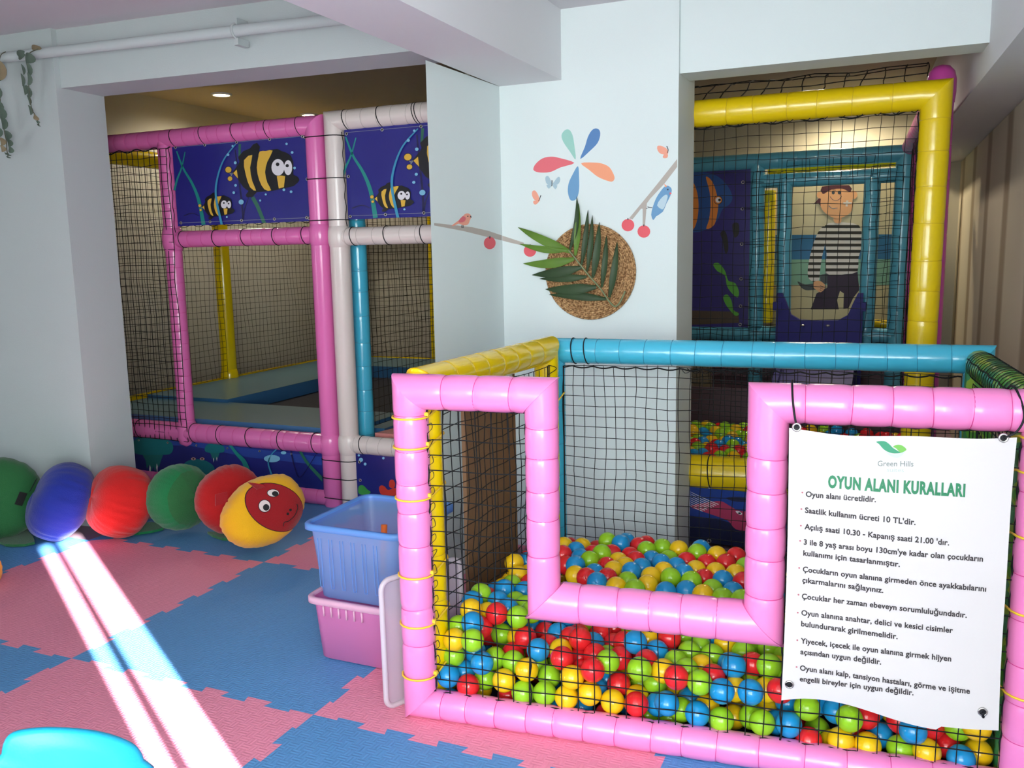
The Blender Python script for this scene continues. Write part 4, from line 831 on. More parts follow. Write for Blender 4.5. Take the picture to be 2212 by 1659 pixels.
a.poly(smooth2([(720, 480), (760, 450), (790, 520), (800, 640), (770, 680), (745, 560)]), 6, up=False); a.poly(smooth2([(840, 390), (900, 380), (905, 480), (860, 520)]), 6)
a.poly(smooth2([(648, 790), (690, 772), (730, 800), (772, 865), (800, 950), (868, 975), (905, 1060), (890, 1118), (830, 1070), (785, 1000), (765, 900), (690, 855)]), 3); a.poly(smooth2([(750, 1108), (790, 1088), (832, 1150), (850, 1240), (905, 1278), (870, 1300), (800, 1225), (760, 1160)]), 3)
tag(mb.build('fish_banner', [PUR, DBL, ORA, WEED, PW, BRN, PB], tw), 'dark purple banner printed with an orange striped fish')
for z in (1.80, 1.62, 1.38, 1.14, .95, .82):
    mb = MB(); mb.ring(TB(-.99, z, -.036), (0, -1, 0), .009, .003, 14, 6); mb.build('eyelet', CHROME, tw)
    mb = MB(); mb.tube([TB(-.99, z, -.04), TB(-.90, z-.005, -.075), TB(-.84, z-.008, -.04)], .0022, 5); mb.build('cable_tie', BLK, tw)
# slide
SLD = mat('slide_plastic', '2A2878', .5, .25)
mb = MB()
prof = [(-.735, 1.045), (-.70, 1.045), (-.672, .98), (-.64, .90), (-.58, .865), (-.46, .86), (-.34, .865), (-.28, .90), (-.25, .98), (-.222, 1.045), (-.19, 1.045), (-.185, .3), (-.74, .3)]
mb.prism([(x, 6.17, z) for x, z in prof], (0, .05, 0)); mb.box((-.755, 6.14, .93), (-.70, 6.24, .985)); mb.box((-.225, 6.14, .93), (-.17, 6.24, .985))
mb.build('slide_gate', SLD, tw)
mb = MB()
for x in (-.70, -.255): mb.prism([(x, 6.17, .66), (x, 6.17, .50), (x, 5.1, .10), (x, 4.9, .12), (x, 4.9, .24), (x, 5.1, .30)], (.035, 0, 0))
mb.prism([(-.67, 6.17, .62), (-.67, 6.17, .59), (-.67, 5.1, .18), (-.67, 4.9, .16), (-.67, 4.9, .19), (-.67, 5.1, .21)], (.42, 0, 0))
mb.build('slide_bed', SLD, tw)
for x in (-.56, -.40):
    mb = MB(); mb.lathe((x, 6.155, .83), [(.001, -.008), (.012, -.005), (.014, 0), (.012, .005), (.001, .008)], 12); mb.build('bolt', CHROME, tw)
# shrimp banner under the yellow rail
def zs(x, y): return (1460+x/4.881, 860+y/4.8794)
SN = mat('banner_blue', '1E3C8E', .3, .5, coat=.3, var=.2, vscale=3); SR = mat('print_shrimp', 'B5385F', .35, .5, coat=.2); SD = mat('print_blackish_blue', '121A44', .4)  # last one: darkest navy of the sea print, also on the pit wall
YS = YF-.05; x0, x1, z0, z1 = -1.2, .05, .01, .268
mb = MB(); mb.add([(x0, YS, z0), (x1, YS, z0), (x1, YS, z1), (x0, YS, z1)], [(0, 1, 2, 3)], 0); mb.add([(x0, YS+.003, z0), (x1, YS+.003, z0), (x1, YS+.003, z1), (x0, YS+.003, z1)], [(3, 2, 1, 0)], 0)
def t3(x, y): p = atY(*zs(x, y), YS); p.x = min(max(p.x, x0), x1); p.z = min(max(p.z, z0), z1); return p
a = Art(mb, t3, (0, -1, 0))
a.poly([(100, 1230), (480, 1285), (900, 1400), (1300, 1420), (1300, 1640), (100, 1560)], 3, up=False); a.poly(smooth2([(530, 1050), (640, 1040), (760, 1050), (900, 1080), (740, 1095), (600, 1085)]), 3)
a.poly(smooth2([(150, 1140), (330, 1100), (470, 1085), (560, 1130), (650, 1180), (760, 1200), (900, 1260), (980, 1340), (900, 1400), (760, 1400), (630, 1380), (560, 1300), (480, 1262), (300, 1200)]), 2)
for k in range(8):
    a.poly(ribbon2([(150, 985+k*21), (150+(300-k*24)*.5, 985+k*21+(300-k*24)*.24), (450-k*24, 985+k*21+(300-k*24)*.45)], 3, 8), 4, up=False)
a.d += .0004
a.poly(smooth2([(630, 1190), (665, 1190), (700, 1215), (685, 1230), (650, 1215)]), 4); a.poly(ell2(672, 1212, 15, 10), 5)
tag(mb.build('sea_banner', [SN, PB, SR, SD, PW, PB], tw), 'blue banner printed with a pink shrimp')
p = atY(*zs(358, 930), YS); mb = MB(); mb.ring(p+Vector((0, -.004, 0)), (0, -1, 0), .008, .003, 14, 6); mb.build('eyelet', CHROME, tw)
mb = MB(); mb.ring(TF(p.x-.005, .332), XV+ZV*.1, .0795, .0026, 28, 6); tag(mb.build('cable_tie', BLK, tw), 'black cable tie')
p = atY(*zs(352, 1503), YS); mb = MB(); mb.ring(p+Vector((0, -.004, 0)), (0, -1, 0), .008, .003, 14, 6); mb.build('eyelet', CHROME, tw)
mb = MB(); mb.box((-1.19, 4.02, .0), (.06, 4.05, .30)); mb.build('pit_wall', SD, tw)
# balls of the far pit
random.seed(5)
pts = []
for row in range(11):
    y = 4.06+row*.058
    for i in range(19):
        x = -1.16+i*.066+(row % 2)*.033
        pts.append((x+random.uniform(-.006, .006), y+random.uniform(-.006, .006), .352+.012*row*.5+random.uniform(-.014, .014)))
far = []
for p in pts:
    d = Vector(p)-EYE; z = d.dot(FW); u = 1106+FPX*d.dot(RT)/z; v = 829.5-FPX*d.dot(UP)/z
    if 1490 < u < 1625: far.append(p)
far = far[:58]
for p in far: ball(random.choice('RGGBBYYR'), p, 'in the far ball pit behind the yellow rail', 'in the far ball pit')
rest = [p for p in pts if p not in far]
stuff_balls('play_balls_far', rest, 'mixed plastic play balls filling the far ball pit behind its yellow rail', 'balls', sub=2)
mb = MB(); mb.box((-1.2, 4.75, .20), (.05, 4.78, .60)); mb.build('pit_back_wall', mat('dark_mat_vinyl', '4A3540', .6), tw)
mb = MB(); mb.box((-1.2, 6.36, .02), (.0, 6.40, .66)); mb.box((-1.2, 6.33, .44), (-.8, 6.36, .455)); mb.build('rear_panel', mat('dark_plum_panel', '5E4650', .6), tw)
# sailor boy backdrop on the rear wall
def zp(x, y): return (1480+x/2.765, 160+y/2.765)
bd_ = thing('sailor_backdrop', 'printed backdrop of a cartoon boy in a striped shirt by the sea, behind the play tower', 'backdrop', (-.35, 7.05, .8))
YQ = 7.05; x0, x1, z0, z1 = -.86, .22, .55, 2.02
SK = mat('print_sky', 'C9C2A8', .6, var=.12, vscale=2); SEA = mat('print_sea', '2C6FA6', .6, var=.15, vscale=4); SHO = mat('print_shallow', '7FB0A0', .6, var=.1, vscale=3); SAND = mat('print_sand', 'C4BB98', .6)
SKIN = mat('print_skin', 'DDA77E', .6); MAR = mat('print_maroon', '4A1F33', .6); TRO = mat('print_trousers', '2B1B38', .6); STW = mat('print_stripe_white', 'D8D4D6', .6); STB = mat('print_stripe_black', '26221F', .6); STEEL = mat('print_steel', '3B444A', .5)
mats_ = [SK, SEA, SHO, SAND, SKIN, MAR, TRO, STW, STB, STEEL, PB]
mb = MB(); mb.prism([(x0, YQ+.004, z0), (x1, YQ+.004, z0), (x1, YQ+.004, z1), (x0, YQ+.004, z1)], (0, -.004, 0))
def t3(x, y): p = atY(*zp(x, y), YQ); p.x = min(max(p.x, x0), x1); p.z = min(max(p.z, z0), z1); return p
a = Art(mb, t3, (0, -1, 0))
a.poly([(400, 965), (1500, 955), (1500, 1105), (400, 1110)], 1, up=False); a.poly([(400, 1110), (1500, 1105), (1500, 1260), (400, 1260)], 2, up=False); a.poly([(400, 1260), (1500, 1260), (1500, 1700), (400, 1700)], 3)
def clip(P, y, keep_below):
    o = []
    for i in range(len(P)):
        p, q = P[i-1], P[i]; pi = (p[1] >= y) == keep_below; qi = (q[1] >= y) == keep_below
        if pi != qi: t = (y-p[1])/(q[1]-p[1]); o.append((p[0]+(q[0]-p[0])*t, y))
        if qi: o.append(q)
    return o
body = smooth2([(835, 905), (890, 886), (955, 886), (1040, 905), (1060, 1000), (1035, 1100), (1030, 1180), (960, 1195), (900, 1200), (838, 1188), (845, 1080), (835, 1000)], 2)
arm = smooth2([(830, 908), (800, 935), (770, 1000), (745, 1090), (733, 1160), (735, 1215), (765, 1240), (800, 1232), (806, 1180), (818, 1090), (838, 1010), (850, 940)], 2)
a.poly(smooth2([(845, 1190), (930, 1198), (1030, 1180), (1040, 1290), (1005, 1335), (975, 1400), (945, 1402), (948, 1310), (925, 1295), (908, 1350), (918, 1405), (750, 1405), (785, 1310), (850, 1275)], 1), 6)
for P in (body, arm):
    a.poly(P, 7)
    y = 902
    while y < 1250:
        Q = clip(clip(P, y, True), y+17, False)
        if len(Q) > 2: a.poly(Q, 8, up=False)
        y += 37
    a.d += .0004
a.poly(smooth2([(888, 850), (932, 850), (930, 888), (893, 888)], 2), 4)
a.poly(ell2(808, 722, 22), 4, up=False); a.poly(ell2(1003, 722, 26), 4, up=False)
a.poly(smooth2([(765, 778), (800, 742), (826, 748), (812, 792), (795, 770)], 1), 5)
a.poly(smooth2([(815, 720), (830, 690), (900, 676), (965, 690), (988, 720), (1003, 780), (985, 830), (930, 860), (890, 860), (840, 832), (810, 790)]), 4)
a.poly(smooth2([(818, 672), (980, 664), (988, 705), (955, 690), (930, 684), (880, 688), (845, 706), (822, 716)], 2), 5)
for ex in (885, 921): a.poly(ell2(ex, 708, 9, 11), 10, up=False)
a.poly(ribbon2([(866, 732), (885, 752), (915, 752), (935, 730)], 3), 10, up=False); a.poly(ribbon2([(858, 786), (880, 803), (910, 800)], 4), 10, up=False); a.poly(ribbon2([(880, 690), (900, 694)], 3), 10, up=False)
a.poly([(945, 765), (995, 765), (995, 777), (945, 777)], 7, up=False); a.d += .0003; a.poly([(962, 755), (976, 755), (970, 792), (958, 790)], 7)
a.poly(smooth2([(672, 1238), (715, 1256), (775, 1252), (835, 1265), (830, 1280), (775, 1288), (720, 1290), (690, 1270)]), 9); a.poly([(806, 1200), (850, 1190), (850, 1250), (810, 1260)], 9)
a.poly(smooth2([(765, 1245), (790, 1234), (815, 1240), (838, 1262), (834, 1280), (822, 1296), (805, 1303), (786, 1290), (768, 1275)]), 4)
for q in ((832, 1272), (826, 1285), (814, 1295)): a.poly(ribbon2([(806, q[1]-8), q], 2.5), 10, up=False)
mb.build('print', mats_, bd_)
# ------------------------------------------------------------------ ceiling lamps
def downlight(name, loc, label, power, spot=True, r=.06, col=(1.0, .90, .74), size=.1):
    t = thing(name, label, 'lamp', loc)
    mb = MB(); mb.lathe(Vector(loc), [(r*1.02, -.012), (r*1.25, -.010), (r*1.28, 0)], 32); mb.build('trim_ring', BEAMW, t)
    mb = MB(); mb.disc(Vector(loc)-ZV*.008, (0, 0, -1), r*1.02, n=28); mb.build('diffuser', LAMP, t)
    l = D.lights.new('lamp_light', 'SPOT'); l.energy = power; l.color = col; l.spot_size = math.radians(165); l.spot_blend = .6; l.shadow_soft_size = .06
    o = D.objects.new('lamp_light', l); C.objects.link(o); o.parent = t; o.location = (0, 0, -.03)
    return t
LAMP = emit('lamp_glow', 'FFE9BE', 14)
CB = 2.56
p1_ = atZ(478, 203, CB); p2_ = atZ(668, 247, CB)
downlight('ceiling_spotlight', p1_, 'recessed warm ceiling spotlight nearer the wall beam, left one in the back room', 34)
downlight('ceiling_spotlight', p2_, 'recessed warm ceiling spotlight just above the white padded frame', 34)
downlight('ceiling_spotlight', (-.40, 6.95, 2.42), 'recessed warm ceiling spotlight hidden above the lintel, lighting the back wall', 55, r=.05, col=(1.0, .87, .60))
downlight('ceiling_spotlight', (-.45, 5.1, 2.42), 'recessed warm ceiling spotlight hidden above the lintel, over the play tower', 24, r=.05)
# ------------------------------------------------------------------ water pipe along the wall
pipe = thing('wall_pipe', 'white painted pipe running along the wall under the ceiling', 'pipe', (-3, 3.0, 2.32))
mb = MB(); mb.tube([(-5.6, 2.93, 2.335), (-3.75, 3.075, 2.327), (-1.65, 3.215, 2.312)], .0235, 16); mb.build('pipe', PAINT_L, pipe)
for x, y in ((-2.655, 3.15), (-4.35, 3.03)):
    mb = MB(); mb.ring((x, y, 2.320 if x > -3 else 2.33), XV+YV*.07, .027, .006, 20, 8); mb.box((x-.012, y, 2.345), (x+.012, y+.07, 2.372)); mb.box((x-.012, y, 2.262), (x+.012, y+.07, 2.290)); mb.build('bracket', PAINT_L, pipe)
# ------------------------------------------------------------------ eucalyptus garlands
EUC = mat('eucalyptus_leaf', '5A6B5E', .6, .3, var=.2, vscale=12); EUB = mat('dry_leaf', '8E8064', .6, .3, var=.2, vscale=12); STEM = mat('vine_stem', '5B5B48', .7)
def ze(x, y): return (x/5.7208, 70+y/5.7208)
def garland(label, leaves, stem, Y):
    g = thing('hanging_garland', label, 'garland', atY(*ze(*stem[0]), Y))
    mb = MB(); mb.tube(arc_pts([atY(*ze(x, y), Y) for x, y in stem], 4), .0022, 6); mb.build('stem', STEM, g)
    for k, (x, y, rx, ry, rot, dry) in enumerate(leaves):
        dY = Y+random.uniform(-.025, .02); c = atY(*ze(x, y), dY); e = atY(*ze(x+1, y), dY); sc = (e-c).length
        n = 14; vs = [c+Vector((0, -.006, 0))]
        for i in range(n):
            q = 2*PI*i/n; u = rx*math.cos(q)*(1+.12*math.sin(q)); v = ry*math.sin(q); cu, su = math.cos(rot), math.sin(rot)
            vs.append(c+Vector(((u*cu-v*su)*sc, .006*math.cos(2*q)+.004*math.sin(q), -(u*su+v*cu)*sc)))
        top = [v+Vector((0, -.0012, 0)) for v in vs]
        fs = [(0, 1+i, 1+(i+1) % n) for i in range(n)]
        mb = MB(); mb.add(vs, [f[::-1] for f in fs], 0, True); mb.add(top, fs, 0, True)
        mb.add([v for v in vs[1:]]+[v for v in top[1:]], [(i, (i+1) % n, (i+1) % n+n, i+n) for i in range(n)], 0)
        mb.build('leaf', EUB if dry else EUC, g)
garland('eucalyptus garland hanging from the pipe, the right and shorter strand', [(258, 278, 52, 36, -.4, 0), (365, 318, 64, 44, .2, 0), (292, 460, 10, 45, 0, 0), (358, 455, 30, 62, 0, 0), (285, 588, 15, 52, .1, 0), (362, 578, 29, 54, .25, 0), (310, 710, 20, 43, 0, 0), (354, 735, 29, 56, -.1, 0), (367, 840, 11, 42, -.1, 0), (380, 962, 19, 41, 0, 0), (440, 1045, 36, 24, .6, 1), (468, 1108, 14, 12, 0, 0), (440, 190, 60, 22, .1, 1), (478, 1145, 16, 7, .6, 0)],
        [(470, 205), (372, 250), (340, 330), (350, 420), (348, 560), (358, 680), (370, 820), (395, 950), (440, 1030), (470, 1100), (485, 1160)], 3.043)
garland('longer eucalyptus garland hanging from the pipe at the left edge', [(10, 470, 60, 82, 0, 1), (0, 550, 22, 35, 0, 0), (5, 920, 30, 55, 0, 0), (30, 1000, 45, 52, .2, 0), (48, 1122, 38, 54, 0, 0), (95, 1270, 40, 38, 0, 0), (30, 1350, 35, 34, 0, 1), (118, 1365, 33, 34, 0, 0), (35, 1437, 30, 28, 0, 1), (130, 1445, 33, 30, .4, 0), (80, 1500, 20, 9, 0, 0), (110, 1512, 18, 8, .4, 0), (-10, 1230, 34, 45, 0, 0), (-25, 740, 40, 60, 0, 0), (100, 1540, 22, 8, .3, 0)],
        [(70, 240), (5, 290), (-20, 480), (-10, 700), (10, 900), (40, 1100), (55, 1230), (80, 1350), (85, 1450), (100, 1540)], 3.022)
# ------------------------------------------------------------------ wall stickers
def zw(x, y): return (900+x/2.765, 150+y/2.765)
def onwall(x, y, d=.0006): return atY(*zw(x, y), YP-d)
CHX = Vector((-1.64, 2.99, 0)); CHD = (Vector((-1.615, YP, 0))-CHX).normalized(); CHN = Vector((CHD.y, -CHD.x, 0))
def oncheek(x, y, d=.0006): return atP(*zw(x, y), CHX+CHN*d, CHN)
def sticker(name, pts, m, parent=None, f=onwall, d=.0004, loc=None):
    P = [f(x, y, d) for x, y in pts]; mb = MB(); n = Vector((0, 1, 0)) if f is onwall else -CHN
    mb.prism(P, n*.0003)
    return mb.build(name, m, parent, loc)
SM = {k: mat('sticker_'+k, c, .6, .3) for k, c in dict(mint='9CCBC0', blue='5B84B8', coral='E5707A', peach='F4A27E', sky='6F9CC4', grey='A9C0CC', taupe='B7ACA4', ink='3C3A40', red='E8616B', salmon='F3A58E', pale='BFD3DE').items()}
cen = onwall(960, 555)
fl_ = thing('flower_sticker', 'five petal flower sticker in mint, blue, coral and peach on the pillar', 'wall sticker', cen)
for P, k in (([(870, 380), (890, 360), (912, 361), (930, 390), (940, 440), (950, 537), (915, 490), (880, 440), (866, 405)], 'mint'), ([(1045, 365), (1070, 352), (1092, 363), (1096, 395), (1080, 440), (1040, 482), (977, 535), (1005, 462), (1022, 405)], 'blue'),
             ([(697, 592), (712, 563), (750, 532), (800, 521), (850, 528), (942, 558), (860, 585), (800, 612), (740, 616), (705, 607)], 'coral'), ([(982, 560), (1060, 556), (1110, 563), (1152, 585), (1178, 630), (1181, 655), (1165, 670), (1130, 662), (1080, 640), (1030, 600)], 'peach'),
             ([(963, 577), (970, 640), (970, 720), (957, 768), (935, 784), (915, 775), (903, 730), (908, 680), (930, 630)], 'sky')):
    sticker('petal', smooth2(P, 3), SM[k], fl_)
def bfly(label, wings, line, k1, k2):
    t = thing('butterfly_sticker', label, 'wall sticker', onwall(*line[0]), 'butterfly stickers on the pillar')
    for i, P in enumerate(wings): sticker('wing', smooth2(P, 2), SM[k1], t, d=.0004+.0003*i)
    sticker('body', ribbon2(line, 5, 3), SM[k2], t, d=.0022)
bfly('small grey blue butterfly sticker under the coral petal', [[(770, 642), (785, 636), (800, 660), (808, 686), (780, 686), (770, 665)], [(855, 645), (843, 643), (822, 670), (811, 687), (840, 688), (856, 668)], [(775, 690), (806, 688), (790, 713)], [(812, 690), (840, 692), (828, 716)]], [(808, 662), (808, 680), (807, 698)], 'grey', 'ink')
bfly('small peach butterfly sticker left of the blue bottom petal', [[(690, 730), (705, 722), (722, 742), (733, 770), (735, 786), (705, 780), (690, 755)], [(700, 784), (733, 786), (710, 808), (697, 798)]], [(742, 752), (736, 768), (728, 786)], 'salmon', 'ink')
bfly('small peach butterfly sticker above the right branch', [[(1437, 460), (1455, 455), (1490, 470), (1503, 492), (1495, 508), (1460, 505), (1440, 485)], [(1475, 510), (1500, 505), (1497, 528), (1472, 528)]], [(1494, 458), (1502, 480), (1497, 500)], 'salmon', 'ink')
brl = thing('branch_sticker', 'taupe branch sticker with two cherries on the left cheek of the pillar', 'wall sticker', oncheek(330, 960))
sticker('branch', [(105, 917), (330, 942), (425, 963), (508, 991), (508, 1021), (400, 995), (280, 965), (105, 932)], SM['taupe'], brl, oncheek)
sticker('branch', [(512, 993), (640, 1035), (640, 1053), (560, 1035), (512, 1022)], SM['taupe'], brl)
sticker('cherry', ell2(437, 1037, 35, 37), SM['red'], brl, oncheek, d=.0012); sticker('cherry', ell2(677, 1083, 37, 36), SM['red'], brl, d=.0012)
sticker('cherry_stalk', [(435, 995), (441, 995), (441, 1010), (434, 1010)], SM['ink'], brl, oncheek, d=.002); sticker('cherry_stalk', [(675, 1045), (681, 1045), (681, 1056), (675, 1056)], SM['ink'], brl, d=.002)
bo = thing('bird_sticker', 'peach bird sticker standing on the left branch', 'wall sticker', oncheek(285, 900))
sticker('body', smooth2([(210, 932), (258, 896), (288, 864), (312, 861), (327, 878), (318, 900), (308, 925), (280, 932), (252, 921), (222, 934)], 2), SM['salmon'], bo, oncheek, d=.0008)
sticker('wing', smooth2([(250, 907), (274, 877), (294, 886), (286, 908), (262, 914)], 2), SM['coral'], bo, oncheek, d=.0014)
sticker('eye', ell2(306, 877, 3.5), SM['ink'], bo, oncheek, d=.002); sticker('beak', [(324, 872), (329, 886), (318, 882)], SM['ink'], bo, oncheek, d=.002)
sticker('legs', [(268, 930), (272, 930), (273, 944), (277, 944), (275, 930), (279, 930), (281, 946), (268, 946)], SM['ink'], bo, oncheek, d=.0006)
brr = thing('branch_sticker', 'taupe branch sticker with two cherries on the right side of the pillar', 'wall sticker', onwall(1450, 700))
sticker('branch', [(1556, 535), (1556, 582), (1480, 682), (1395, 772), (1375, 800), (1364, 930), (1350, 930), (1350, 832), (1340, 832), (1290, 895), (1268, 890), (1330, 815), (1400, 730), (1450, 668)], SM['taupe'], brr)
for x, y in ((1262, 930), (1357, 968)): sticker('cherry', ell2(x, y, 38, 37), SM['red'], brr, d=.0012)
for x, y in ((1262, 893), (1357, 931)): sticker('cherry_stalk', [(x-3, y-5), (x+3, y-5), (x+3, y+6), (x-3, y+6)], SM['ink'], brr, d=.002)
bb = thing('bird_sticker', 'blue bird sticker perched sideways on the right branch', 'wall sticker', onwall(1460, 800))
sticker('body', smooth2([(1480, 700), (1502, 695), (1521, 710), (1522, 735), (1508, 770), (1492, 800), (1470, 850), (1430, 878), (1413, 900), (1401, 868), (1411, 820), (1430, 770), (1455, 730)], 2), SM['sky'], bb, d=.0008)
sticker('wing', smooth2([(1487, 748), (1500, 760), (1482, 818), (1466, 836), (1436, 812), (1458, 772)], 2), SM['pale'], bb, d=.0014)
sticker('beak', [(1513, 732), (1523, 742), (1510, 748)], SM['red'], bb, d=.002); sticker('crest', [(1478, 682), (1497, 698), (1484, 704)], SM['peach'], bb, d=.002); sticker('eye', ell2(1500, 717, 5), SM['ink'], bb, d=.002)
sticker('legs', [(1370, 814), (1390, 822), (1408, 824), (1408, 828), (1388, 826), (1370, 833), (1370, 829), (1386, 824)], SM['ink'], bb, d=.0007)
# ------------------------------------------------------------------ woven placemat and palm leaf on the pillar
def straw():
    m = mat('woven_seagrass', 'A9794A', .85, .2); nt = m.node_tree; b = nt.nodes['Principled BSDF']; tc = nt.nodes.new('ShaderNodeTexCoord')
    mp = nt.nodes.new('ShaderNodeMapping'); n = nt.nodes.new('ShaderNodeTexNoise'); n.inputs['Scale'].default_value = 120; n.inputs['Detail'].default_value = 4
    r = nt.nodes.new('ShaderNodeValToRGB'); r.color_ramp.elements[0].position = .3; r.color_ramp.elements[1].position = .7; r.color_ramp.elements[0].color = (*lin('6B4326'), 1); r.color_ramp.elements[1].color = (*lin('D3A878'), 1)
    nt.links.new(tc.outputs['Object'], n.inputs['Vector']); nt.links.new(n.outputs['Fac'], r.inputs['Fac']); nt.links.new(r.outputs['Color'], b.inputs['Base Color'])
    return m
pm = onwall(1035, 1211, .008); RPM = .203
plate = thing('woven_placemat', 'round woven seagrass placemat hung on the pillar behind the palm leaf', 'placemat', pm)
mb = MB(); N_ = 24
for k in range(N_):          # braided coil rings
    R = RPM*(k+.5)/N_; n = max(12, int(2*PI*R/.007))
    P = []
    for i in range(n*2):
        q = PI*i/n; wv_ = .0016*math.sin(i*PI/1.0+k)+.0012*math.sin(q*n/2+k*1.7)
        P.append(pm+Vector((math.cos(q)*(R+wv_), -.001+.0018*math.sin(q*n*.5+k*2.1), math.sin(q)*(R+wv_))))
    mb.tube(P, .0049, 6, closed=True)
mb.disc(pm+Vector((0, .004, 0)), (0, -1, 0), RPM*.985, n=64); mb.build('braid', straw(), plate)
LEAF1 = mat('palm_leaf_light', '5E7F2B', .5, .4, var=.18, vscale=9); LEAF2 = mat('palm_leaf_dark', '2F4426', .5, .4, var=.2, vscale=9); PST = mat('palm_stem', '7B8560', .6)
palm = thing('palm_leaf', 'artificial green palm leaf fixed over the round placemat', 'leaf decoration', onwall(1000, 1190, .03))
mb = MB(); mb.tube(arc_pts([onwall(x, y, d) for x, y, d in ((905, 1075, .030), (945, 1125, .032), (1000, 1195, .032), (1050, 1255, .032), (1100, 1312, .031), (1150, 1385, .03), (1185, 1415, .028), (1215, 1390, .028), (1245, 1325, .026))], 6), .0036, 8); mb.build('stem', PST, palm)
def leaflet(b, t, w_, m, bend=0, droop=.02, d0=.030):
    N = 12; L = []; (bx, by), (tx, ty) = b, t; dx, dy = tx-bx, ty-by; l = math.hypot(dx, dy); nx, ny = -dy/l, dx/l
    rows = []
    for i in range(N+1):
        f = i/N; ww = w_*.5*(min(1, .35+f*2.2) if f < .35 else (1-((f-.35)/.65)**2.2)*1.0+.02)
        cx = bx+dx*f+nx*bend*math.sin(PI*f); cy = by+dy*f+ny*bend*math.sin(PI*f); dd = d0+.016*math.sin(PI*f)-droop*f*f+.004
        rows.append([onwall(cx+nx*ww, cy+ny*ww, dd), onwall(cx, cy, dd-.006), onwall(cx-nx*ww, cy-ny*ww, dd)])
    vs = [v for r in rows for v in r]; fs = []
    for i in range(N):
        for k in range(2): fs.append((i*3+k, i*3+k+1, (i+1)*3+k+1, (i+1)*3+k))
    mb = MB(); mb.add(vs, fs, 0, True); mb.add([v+Vector((0, .0008, 0)) for v in vs], [f[::-1] for f in fs], 0, True)
    mb.build('leaflet', m, palm)
for b, t, w_, m, bd2 in (((912, 1085), (957, 758), 30, LEAF2, 18), ((948, 1112), (967, 798), 38, LEAF1, 4), ((985, 1168), (1024, 838), 32, LEAF2, 4), ((1018, 1205), (1049, 870), 32, LEAF2, 6), ((1052, 1245), (1091, 912), 42, LEAF2, 6), ((1105, 1302), (1134, 985), 34, LEAF2, 5), ((1150, 1362), (1198, 1025), 40, LEAF2, 6),
                      ((918, 1090), (605, 943), 54, LEAF1, -6), ((905, 1080), (615, 1042), 40, LEAF1, -14), ((940, 1132), (637, 1160), 56, LEAF1, -14), ((985, 1182), (688, 1228), 58, LEAF2, -8), ((1015, 1238), (735, 1250), 44, LEAF2, -5), ((1072, 1300), (768, 1313), 62, LEAF2, -8), ((1132, 1372), (790, 1345), 46, LEAF2, 4)):
    leaflet(b, t, w_, m, bd2)
# ------------------------------------------------------------------ caterpillar cushions
def cloth(name, c, var=.08): 
    m = mat(name, c, .85, .15, bump=.3, bscale=200, var=var, vscale=5, sheen=.25); return m
def cushion(label, px, depthY, R, h, axis, m, cat='cushion', seed=0, sx=1.0, group='segments of the caterpillar cushion', roll=0.0, nm='floor_cushion', mface=None):
    """flattened stuffed disc; R radius, h half thickness, axis = disc axis"""
    ax = Vector(axis).normalized(); u = (ZV-ax*ax.z).normalized(); v = ax.cross(u); u, v = u*math.cos(roll)+v*math.sin(roll), v*math.cos(roll)-u*math.sin(roll)
    c = atY(*px, depthY); NU, NVv = 150, 40; vs = []; fs = []
    for j in range(NVv+1):
        ph = -PI/2+PI*j/NVv
        for i in range(NU):
            q = 2*PI*i/NU
            cr = math.copysign(abs(math.cos(ph))**.62, 1); sr = math.copysign(abs(math.sin(ph))**.85, math.sin(ph))
            gather = .007*math.sin(q*27+seed*2+7*noise.noise((math.cos(q)*2.3, math.sin(q)*2.3, seed+ph*.5)))*max(0, math.cos(ph))**.8*(.4+1.2*max(0, .5+noise.noise((math.cos(q)*2, math.sin(q)*2, seed*1.7))))+.016*noise.noise((math.cos(q)*7+seed, math.sin(q)*7, ph*.7))
            gather += .010*noise.noise((math.cos(q)*6+seed, math.sin(q)*6, ph*2.5))
            big = .05*noise.noise((math.cos(q)*1.3+seed*3, math.sin(q)*1.3, ph))
            rr = R*cr*(1+gather+big); p = c+(u*math.cos(q)*rr+v*math.sin(q)*rr*sx)+ax*h*sr*(1+.06*noise.noise((q, seed, 5)))
            if p.z < .004: p.z = .004
            vs.append(p)
    for j in range(NVv):
        for i in range(NU): fs.append((j*NU+i, j*NU+(i+1) % NU, (j+1)*NU+(i+1) % NU, (j+1)*NU+i))
    mb = MB(); jf = int(NVv*.73)*NU; mb.add(vs, fs[:jf], 0, True); mb.sm and None; o_ = len(mb.v); mb.f += [list(f) for f in fs[jf:]]; mb.m += [1]*(len(fs)-jf); mb.sm += [True]*(len(fs)-jf); mb.add(vs[:NU], [list(range(NU))[::-1]], 0); mb.add(vs[-NU:], [list(range(NU))], 1)
    t = thing(nm, label, cat, (c.x, c.y, 0), group)
    mb.build('body', [m, mface or m], t); return t, c, ax, u, v, R, h
GRN = cloth('green_cloth', '1F7A48'); BLC = cloth('blue_cloth', '22369E'); REDC = cloth('red_cloth', 'CF2422'); YLC = cloth('yellow_cloth', 'F3B51E'); GRD = cloth('dark_green_cloth', '2C6B3C'); DRED = cloth('dark_red_cloth', '9E1E22', .03); VEL = mat('hook_tape', '1A1E1C', .9)
def patch(t, c, ax, u, v, R, h, a_, b_, w_, hh, m, rot=0.0, name='tape_patch', off=.014):
    P = []
    for (x, y) in ((-w_, -hh), (w_, -hh), (w_, hh), (-w_, hh)):
        xx = a_+x*math.cos(rot)-y*math.sin(rot); yy = b_+x*math.sin(rot)+y*math.cos(rot); k = min(.98, math.hypot(xx, yy))
        P.append(c+v*xx*R+u*yy*R+ax*(h*(max(0, 1-k**3.2))**.42+off))
    mb = MB(); mb.prism(P, ax*.003); return mb.build(name, m, t)

